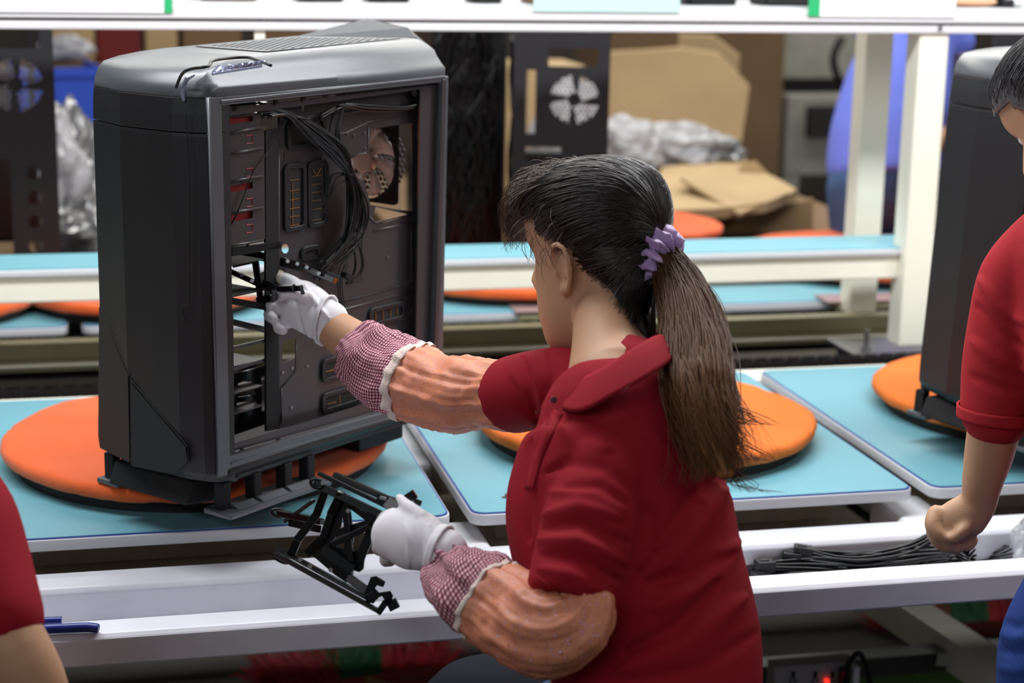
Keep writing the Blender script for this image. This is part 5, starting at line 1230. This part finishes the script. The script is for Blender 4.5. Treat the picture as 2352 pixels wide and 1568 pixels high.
for f in ([(2150, 1178, 2.485, 20), (2142, 1205, 2.475, 19), (2160, 1232, 2.468, 17), (2182, 1236, 2.472, 14)],
          [(2150, 1195, 2.49, 20), (2146, 1225, 2.48, 19), (2168, 1252, 2.474, 17), (2190, 1250, 2.478, 14)],
          [(2172, 1200, 2.49, 20), (2172, 1232, 2.486, 19), (2192, 1258, 2.48, 16), (2210, 1250, 2.482, 13)],
          [(2205, 1205, 2.49, 18), (2208, 1235, 2.488, 17), (2222, 1254, 2.484, 14), (2236, 1240, 2.486, 12)],
          [(2228, 1200, 2.47, 18), (2210, 1222, 2.458, 16), (2190, 1236, 2.458, 13)]): limb(b2, f, n=16, sub=4)
limb(b2, [(2440, 1400, 2.34, 100, .08), (2410, 1800, 2.42, 80, .07), (2400, 2200, 2.7, 55, .045)]); limb(b2, [(2580, 1400, 2.30, 100, .08), (2590, 1800, 2.40, 80, .07), (2590, 2200, 2.65, 55, .045)])
put('body', fused(b2, .0036, 4), M_skin2, RP, smooth=True); eye(HM2, .98, RP)
s2 = MB()
limb(s2, [(2470, 500, 2.36, 95, .07), (2470, 580, 2.35, 160, .09), (2520, 700, 2.34, 190, .115), (2585, 950, 2.32, 200, .125), (2600, 1250, 2.31, 205, .125), (2590, 1380, 2.30, 205, .125)], n=56, e=.95)
limb(s2, [(2400, 560, 2.36, 85, .06), (2345, 640, 2.38, 95, .06), (2318, 740, 2.40, 92, .06), (2300, 850, 2.42, 90, .058), (2290, 945, 2.43, 83, .055)], n=40)
sm2 = fused(s2, .005, 8); folds(sm2, [(16, .005, [(2250, 640), (2290, 700), (2352, 740)]), (14, -.005, [(2240, 700), (2290, 760), (2352, 800)]), (16, .005, [(2230, 780), (2280, 820), (2352, 850)]), (12, -.004, [(2225, 860), (2290, 890), (2352, 900)])])
S2 = put('polo_shirt', sm2, cloth_mat('lit_red_knit', (172, 40, 48)), RP, smooth=True)  # lighter red than the other shirts: light falling here is put into the colour
put('sleeve_hem', limb(MB(), [(2291, 935, 2.429, 87, .058), (2288, 962, 2.432, 85, .057)], n=40, cap=False), MATS['lit_red_knit'], S2, smooth=True).modifiers.new('s', 'SOLIDIFY').thickness = .003
j2 = MB(); limb(j2, [(2590, 1330, 2.30, 200, .12), (2560, 1450, 2.30, 200, .12)]); limb(j2, [(2470, 1340, 2.34, 105, .09), (2408, 1470, 2.36, 108, .09), (2392, 1600, 2.38, 100, .085), (2395, 1850, 2.45, 85, .075), (2395, 2200, 2.7, 62, .055)]); limb(j2, [(2590, 1400, 2.30, 105, .09), (2600, 1800, 2.40, 90, .075), (2600, 2200, 2.65, 62, .055)])
jm = fused(j2, .006, 5); folds(jm, [(8, -.005, [(2290, 1420), (2330, 1440), (2380, 1430)]), (9, .005, [(2290, 1450), (2330, 1465), (2380, 1460)]), (8, -.005, [(2290, 1490), (2330, 1500), (2390, 1490)]), (9, .004, [(2290, 1530), (2330, 1540), (2390, 1530)])])
put('jeans', jm, M_denim2, RP, smooth=True)
hb2 = MB(); head_mesh(hb2, HM2, .98); bv2 = BVHTree.FromPolygons([tuple(v) for v in hb2.v], hb2.f); HC2 = HM2 @ Vector((0, -.005, .02)); R2 = HM2.to_3x3()
vs = []; idx = {}
for i in range(ck+1):
    th = math.pi*i/ck
    for j in range(cn):
        a = 2*math.pi*j/cn; d = Vector((math.sin(th)*math.cos(a), math.sin(th)*math.sin(a), math.cos(th)))
        if not hpred(d): continue
        dw = (R2 @ d).normalized(); h = bv2.ray_cast(HC2+dw*.4, -dw)[0]
        if h is None: continue
        idx[(i, j)] = len(vs); vs.append(h+dw*.0075)
fs = [tuple(idx[k] for k in q) for i in range(ck) for j in range(cn) for q in [((i, j), (i+1, j), (i+1, (j+1) % cn), (i, (j+1) % cn))] if all(k in idx for k in q)]
H2 = put('hair', MB().add(vs, fs), M_hair2, RP, smooth=True); q = H2.modifiers.new('s', 'SOLIDIFY'); q.thickness = .009; q.offset = -1
scalp(HM2, .98, Vector((0, -1, .3)), H2, M_hair2, 1500, 5, hpred, bv2, HC2, .0095)
tc_ = HM2 @ Vector((0, -.125, .04)); put('hair_bun', MB().ell(tc_, (.035, .035, .035)), M_hair2, H2, smooth=True)
put('hair_tie', MB().tube([HM2 @ Vector((.026*math.cos(a), -.105, .035+.026*math.sin(a))) for a in [k*.4 for k in range(17)]], .005, 8), M_scr, H2, smooth=True)

# ======================= person at the left edge =======================
lp0 = PD(-160, 1500, 1.95)
LP = root('person', (lp0.x, lp0.y, 0), 0, 'person in a dark red shirt cut off by the lower left corner, bare forearm', 'person')
HM3 = head_frame(PD(-230, 760, 2.1), Vector((.2, 1, 0)), 15)
b3 = MB(); head_mesh(b3, HM3, .98); face_bits(b3, HM3, .98); ear(b3, HM3, -1, .98); ear(b3, HM3, 1, .98)
limb(b3, [(-230, 830, 2.08, 85, .055), (-225, 960, 2.05, 95, .06), (-220, 1080, 2.03, 190, .08), (-220, 1300, 2.0, 210, .10), (-220, 1600, 1.98, 210, .11)])
limb(b3, [(-90, 1130, 2.0, 85, .05), (-30, 1300, 1.96, 80, .045), (15, 1440, 1.93, 76, .042), (70, 1560, 1.95, 78, .04), (130, 1720, 2.0, 66, .035), (210, 1830, 2.05, 52, .028), (270, 1880, 2.08, 50, .022)])
for q in range(4): limb(b3, [(280+6*q, 1870+16*q, 2.08, 14), (320+6*q, 1885+16*q, 2.1, 12), (345+4*q, 1905+14*q, 2.11, 10)], n=12)
limb(b3, [(270, 1850, 2.07, 15), (300, 1835, 2.07, 13), (325, 1840, 2.08, 10)], n=12)
limb(b3, [(-250, 1650, 1.98, 120, .09), (-150, 1850, 2.2, 100, .08), (-140, 2200, 2.45, 60, .05)])
put('body', fused(b3, .0042, 4), M_skin, LP, smooth=True)
s3 = MB(); limb(s3, [(-228, 960, 2.05, 110, .07), (-222, 1040, 2.04, 190, .10), (-220, 1200, 2.02, 225, .12), (-215, 1450, 1.99, 235, .13), (-215, 1650, 1.98, 235, .14)], n=56)
limb(s3, [(-110, 1110, 2.01, 95, .06), (-70, 1190, 1.98, 108, .06), (-35, 1290, 1.96, 104, .058), (10, 1420, 1.935, 92, .055)], n=40)
put('shirt', fused(s3, .006, 8), M_shirt, LP, smooth=True)
def short_hair(M, par):
    Q = Matrix.Rotation(math.radians(30), 3, 'X'); n_ = 44; k_ = 20
    vs = [M @ (Vector((0, -.010, .022))+Q @ Vector((math.sin(t_)*math.cos(a)*.0845, math.sin(t_)*math.sin(a)*.106, math.cos(t_)*.110))+Vector((0, 0, .002*math.sin(a*9)))) for t_ in [math.pi*.60*i/k_+.001 for i in range(k_+1)] for a in [2*math.pi*q/n_ for q in range(n_)]]
    o = put('hair', MB().add(vs, [(i*n_+q, i*n_+(q+1) % n_, (i+1)*n_+(q+1) % n_, (i+1)*n_+q) for i in range(k_) for q in range(n_)]), M_hair, par, smooth=True); o.modifiers.new('s', 'SOLIDIFY').thickness = .008; return o
short_hair(HM3, LP)
j3 = MB(); limb(j3, [(-215, 1640, 1.98, 225, .13), (-215, 1760, 1.99, 200, .13)]); limb(j3, [(-250, 1700, 1.98, 130, .1), (-150, 1880, 2.2, 110, .09), (-140, 2180, 2.45, 75, .06)])
put('jeans', fused(j3, .008, 4), M_denim, LP, smooth=True)

# ======================= person in blue behind the posts =======================
bp0 = PD(2040, 500, 5.15)
BP = root('person', (bp0.x, bp0.y, 0), 0, 'person in a periwinkle blue shirt and jeans standing behind the white posts', 'person')
HM4 = head_frame(PD(2090, -190, 5.15), Vector((-.3, 1, 0)), 5)
b4 = MB(); head_mesh(b4, HM4, 1.0); face_bits(b4, HM4); ear(b4, HM4, -1); ear(b4, HM4, 1)
limb(b4, [(2090, -130, 5.15, 45, .055), (2085, -70, 5.15, 80, .06), (2085, 60, 5.15, 80, .09), (2055, 300, 5.15, 100, .1)]); limb(b4, [(2180, -20, 5.2, 34, .04), (2200, 140, 5.2, 30, .035), (2190, 280, 5.1, 24, .03), (2150, 330, 5.0, 20, .02)])
limb(b4, [(2030, -20, 5.2, 34, .04), (2030, 140, 5.1, 30, .035), (2040, 230, 5.05, 24, .03)])
for x in (1975, 2095): limb(b4, [(x, 400, 5.15, 60, .08), (x, 650, 5.15, 45, .06), (x, 1000, 5.15, 30, .04), (x-10, 1060, 5.1, 36, .05)])
put('body', fused(b4, .007, 3), M_skin, BP, smooth=True)
s4 = MB(); limb(s4, [(2088, -80, 5.15, 90, .08), (2085, 0, 5.15, 125, .12), (2086, 90, 5.15, 104, .13), (2064, 200, 5.15, 124, .15), (2047, 300, 5.15, 137, .16), (2040, 370, 5.15, 140, .16), (2040, 402, 5.15, 139, .16)], n=40, cap='flat')
limb(s4, [(2180, -30, 5.2, 42, .06), (2196, 100, 5.2, 44, .05)]); limb(s4, [(1990, -30, 5.2, 42, .06), (1990, 60, 5.15, 36, .05)])
put('shirt', fused(s4, .012, 5), M_bshirt, BP, smooth=True)
j4 = MB(); limb(j4, [(2035, 370, 5.15, 128, .14), (2035, 430, 5.15, 132, .14)])
for x in (1972, 2098): limb(j4, [(x, 430, 5.15, 74, .12), (x, 650, 5.15, 58, .09), (x, 900, 5.15, 46, .07), (x, 1030, 5.15, 44, .07)])
put('jeans', fused(j4, .012, 4), M_denim, BP, smooth=True)
short_hair(HM4, BP)

# ---------------------------------------------------------------- the brackets she holds
def bars(name, lst, par, m=M_blacks, bev=.0008):
    for k, (a, b, w, h) in enumerate(lst): put(name, MB().bar(PD(*a), PD(*b), w*1.3, h*1.35, up=-FW), m, par, bevel=bev)
HB = root('drive_bracket', PD(800, 1230, 2.22), 0, 'black folding metal drive bracket held in the woman\'s lower gloved hand', 'bracket')
bars('rail', [((732, 1086, 2.20), (900, 1168, 2.19), .004, .008), ((768, 1090, 2.24), (905, 1152, 2.22), .006, .010), ((722, 1110, 2.22), (885, 1186, 2.20), .007, .008),
              ((632, 1272, 2.24), (872, 1404, 2.18), .004, .008), ((636, 1258, 2.26), (850, 1375, 2.21), .004, .010), ((640, 1178, 2.30), (740, 1198, 2.27), .006, .008)], HB)
bars('arm', [((750, 1120, 2.22), (728, 1180, 2.235), .008, .006), ((728, 1180, 2.235), (684, 1238, 2.24), .008, .006), ((684, 1238, 2.24), (668, 1275, 2.245), .008, .006), ((785, 1130, 2.21), (760, 1180, 2.22), .008, .006),
             ((760, 1180, 2.22), (742, 1235, 2.225), .007, .006), ((742, 1235, 2.225), (705, 1270, 2.235), .008, .006), ((655, 1196, 2.30), (720, 1150, 2.26), .004, .005), ((665, 1200, 2.30), (735, 1215, 2.27), .007, .004)], HB)
def px_plate(name, outline, holes, d0, dx, dy, th, par, m):
    """sheet lying on a tilted plane: depth = d0 + dx*(x-xc) + dy*(y-yc), traced in pixels"""
    xc, yc = outline[0][0], outline[0][1]
    def P3(x, y): return PD(x, y, d0+dx*(x-xc)+dy*(y-yc))
    # a plane through three points gives the frame for the flat sheet
    o = P3(xc, yc); e1 = (P3(xc+50, yc)-o).normalized(); nn = e1.cross(P3(xc, yc+50)-o).normalized(); e2 = nn.cross(e1)
    def fl(x, y):
        r = ray(x, y); q = CAM+r*((o-CAM).dot(nn)/r.dot(nn)); return ((q-o).dot(e1), (q-o).dot(e2))
    M = Matrix(((e1.x, e2.x, nn.x, o.x), (e1.y, e2.y, nn.y, o.y), (e1.z, e2.z, nn.z, o.z), (0, 0, 0, 1)))
    return put(name, plate([fl(*p) for p in outline], [[fl(*p) for p in h] for h in holes], M, th, .0006), m, par)
px_plate('lattice_plate', [(778, 1132), (848, 1165), (882, 1195), (876, 1222), (858, 1232), (836, 1285), (834, 1306), (826, 1312), (812, 1308), (808, 1328), (796, 1336), (770, 1318), (716, 1272), (712, 1255), (745, 1225), (766, 1180), (772, 1150)],
         [[(804, 1166), (842, 1195), (808, 1205)], [(788, 1175), (796, 1175), (797, 1208), (782, 1213)], [(770, 1232), (795, 1224), (792, 1262), (760, 1248)], [(812, 1222), (845, 1212), (826, 1262), (808, 1268)]], 2.225, -.0001, .00002, .003, HB, M_blacks)
bars('brace', [((792, 1165, 2.212), (806, 1290, 2.215), .006, .004), ((762, 1250, 2.212), (850, 1208, 2.205), .006, .004), ((742, 1262, 2.216), (812, 1310, 2.212), .010, .005)], HB)
def loop(c, w, h, ang, d, r, par, name='loop_end'):
    pts = []
    for k in range(17):
        a = 2*math.pi*k/16; x = w*math.cos(a); y = h*math.sin(a)
        pts.append(PD(c[0]+x*math.cos(ang)-y*math.sin(ang), c[1]+x*math.sin(ang)+y*math.cos(ang), d))
    put(name, MB().tube(pts, r, 6), M_blacks, par, smooth=True)
loop((727, 1110), 14, 10, .4, 2.21, .0022, HB); loop((640, 1178), 17, 9, .2, 2.30, .0022, HB); loop((645, 1282), 20, 7, .5, 2.245, .0018, HB)
hk = [(838, 1360), (846, 1342), (852, 1326), (864, 1324), (884, 1336), (880, 1346), (866, 1342), (860, 1350), (870, 1362), (896, 1358), (902, 1368), (896, 1382), (886, 1378), (878, 1366), (866, 1372), (858, 1384), (842, 1380)]
px_plate('hook', hk, [], 2.20, 0, 0, .006, HB, M_blacks)
bars('hook_arm', [((800, 1325, 2.215), (848, 1360, 2.20), .008, .006), ((848, 1360, 2.20), (858, 1380, 2.20), .010, .006), ((868, 1408, 2.18), (884, 1385, 2.185), .006, .008), ((884, 1385, 2.185), (898, 1375, 2.19), .006, .007), ((898, 1378, 2.19), (908, 1398, 2.19), .010, .008)], HB)
bars('clip', [((868, 1140, 2.19), (905, 1152, 2.185), .008, .006), ((936, 1132, 2.17), (948, 1150, 2.17), .012, .008), ((950, 1150, 2.17), (968, 1156, 2.17), .005, .006), ((890, 1150, 2.185), (912, 1170, 2.18), .012, .008)], HB)
bars('pin', [((872, 1142, 2.18), (888, 1146, 2.18), .003, .003)], HB, M_steel)
for x, y, d in ((653, 1180, 2.298), (690, 1284, 2.235), (712, 1300, 2.225), (760, 1308, 2.215), (742, 1108, 2.205), (800, 1172, 2.21)):
    q = PD(x, y, d); put('rivet', MB().cyl(q, q-FW*.004, .0028, 10), M_steel, HB)
IB = root('drive_bracket', PD(640, 660, 2.6), 0, 'black drive bracket being fitted into the open computer case by the upper gloved hand', 'bracket')
bars('rail', [((560, 578, 2.66), (700, 615, 2.63), .010, .012), ((700, 615, 2.63), (770, 645, 2.615), .007, .010), ((528, 622, 2.62), (610, 660, 2.605), .006, .012), ((606, 652, 2.60), (642, 668, 2.59), .010, .012), ((642, 664, 2.575), (692, 662, 2.555), .006, .009), ((585, 590, 2.65), (600, 690, 2.63), .007, .010)], IB)
bars('catch', [((690, 655, 2.553), (697, 676, 2.553), .004, .006), ((630, 665, 2.575), (632, 690, 2.575), .005, .008), ((672, 655, 2.56), (680, 668, 2.56), .006, .008), ((596, 690, 2.63), (628, 684, 2.61), .008, .010), ((535, 612, 2.66), (590, 600, 2.65), .003, .004)], IB)
for x, y, d in ((640, 592, 2.635), (662, 600, 2.63), (684, 606, 2.628), (706, 614, 2.622), (556, 632, 2.605), (580, 645, 2.60), (733, 628, 2.612)):
    q = PD(x, y, d); put('rivet', MB().cyl(q, q-FW*.006, .0028, 10), M_steel, IB)
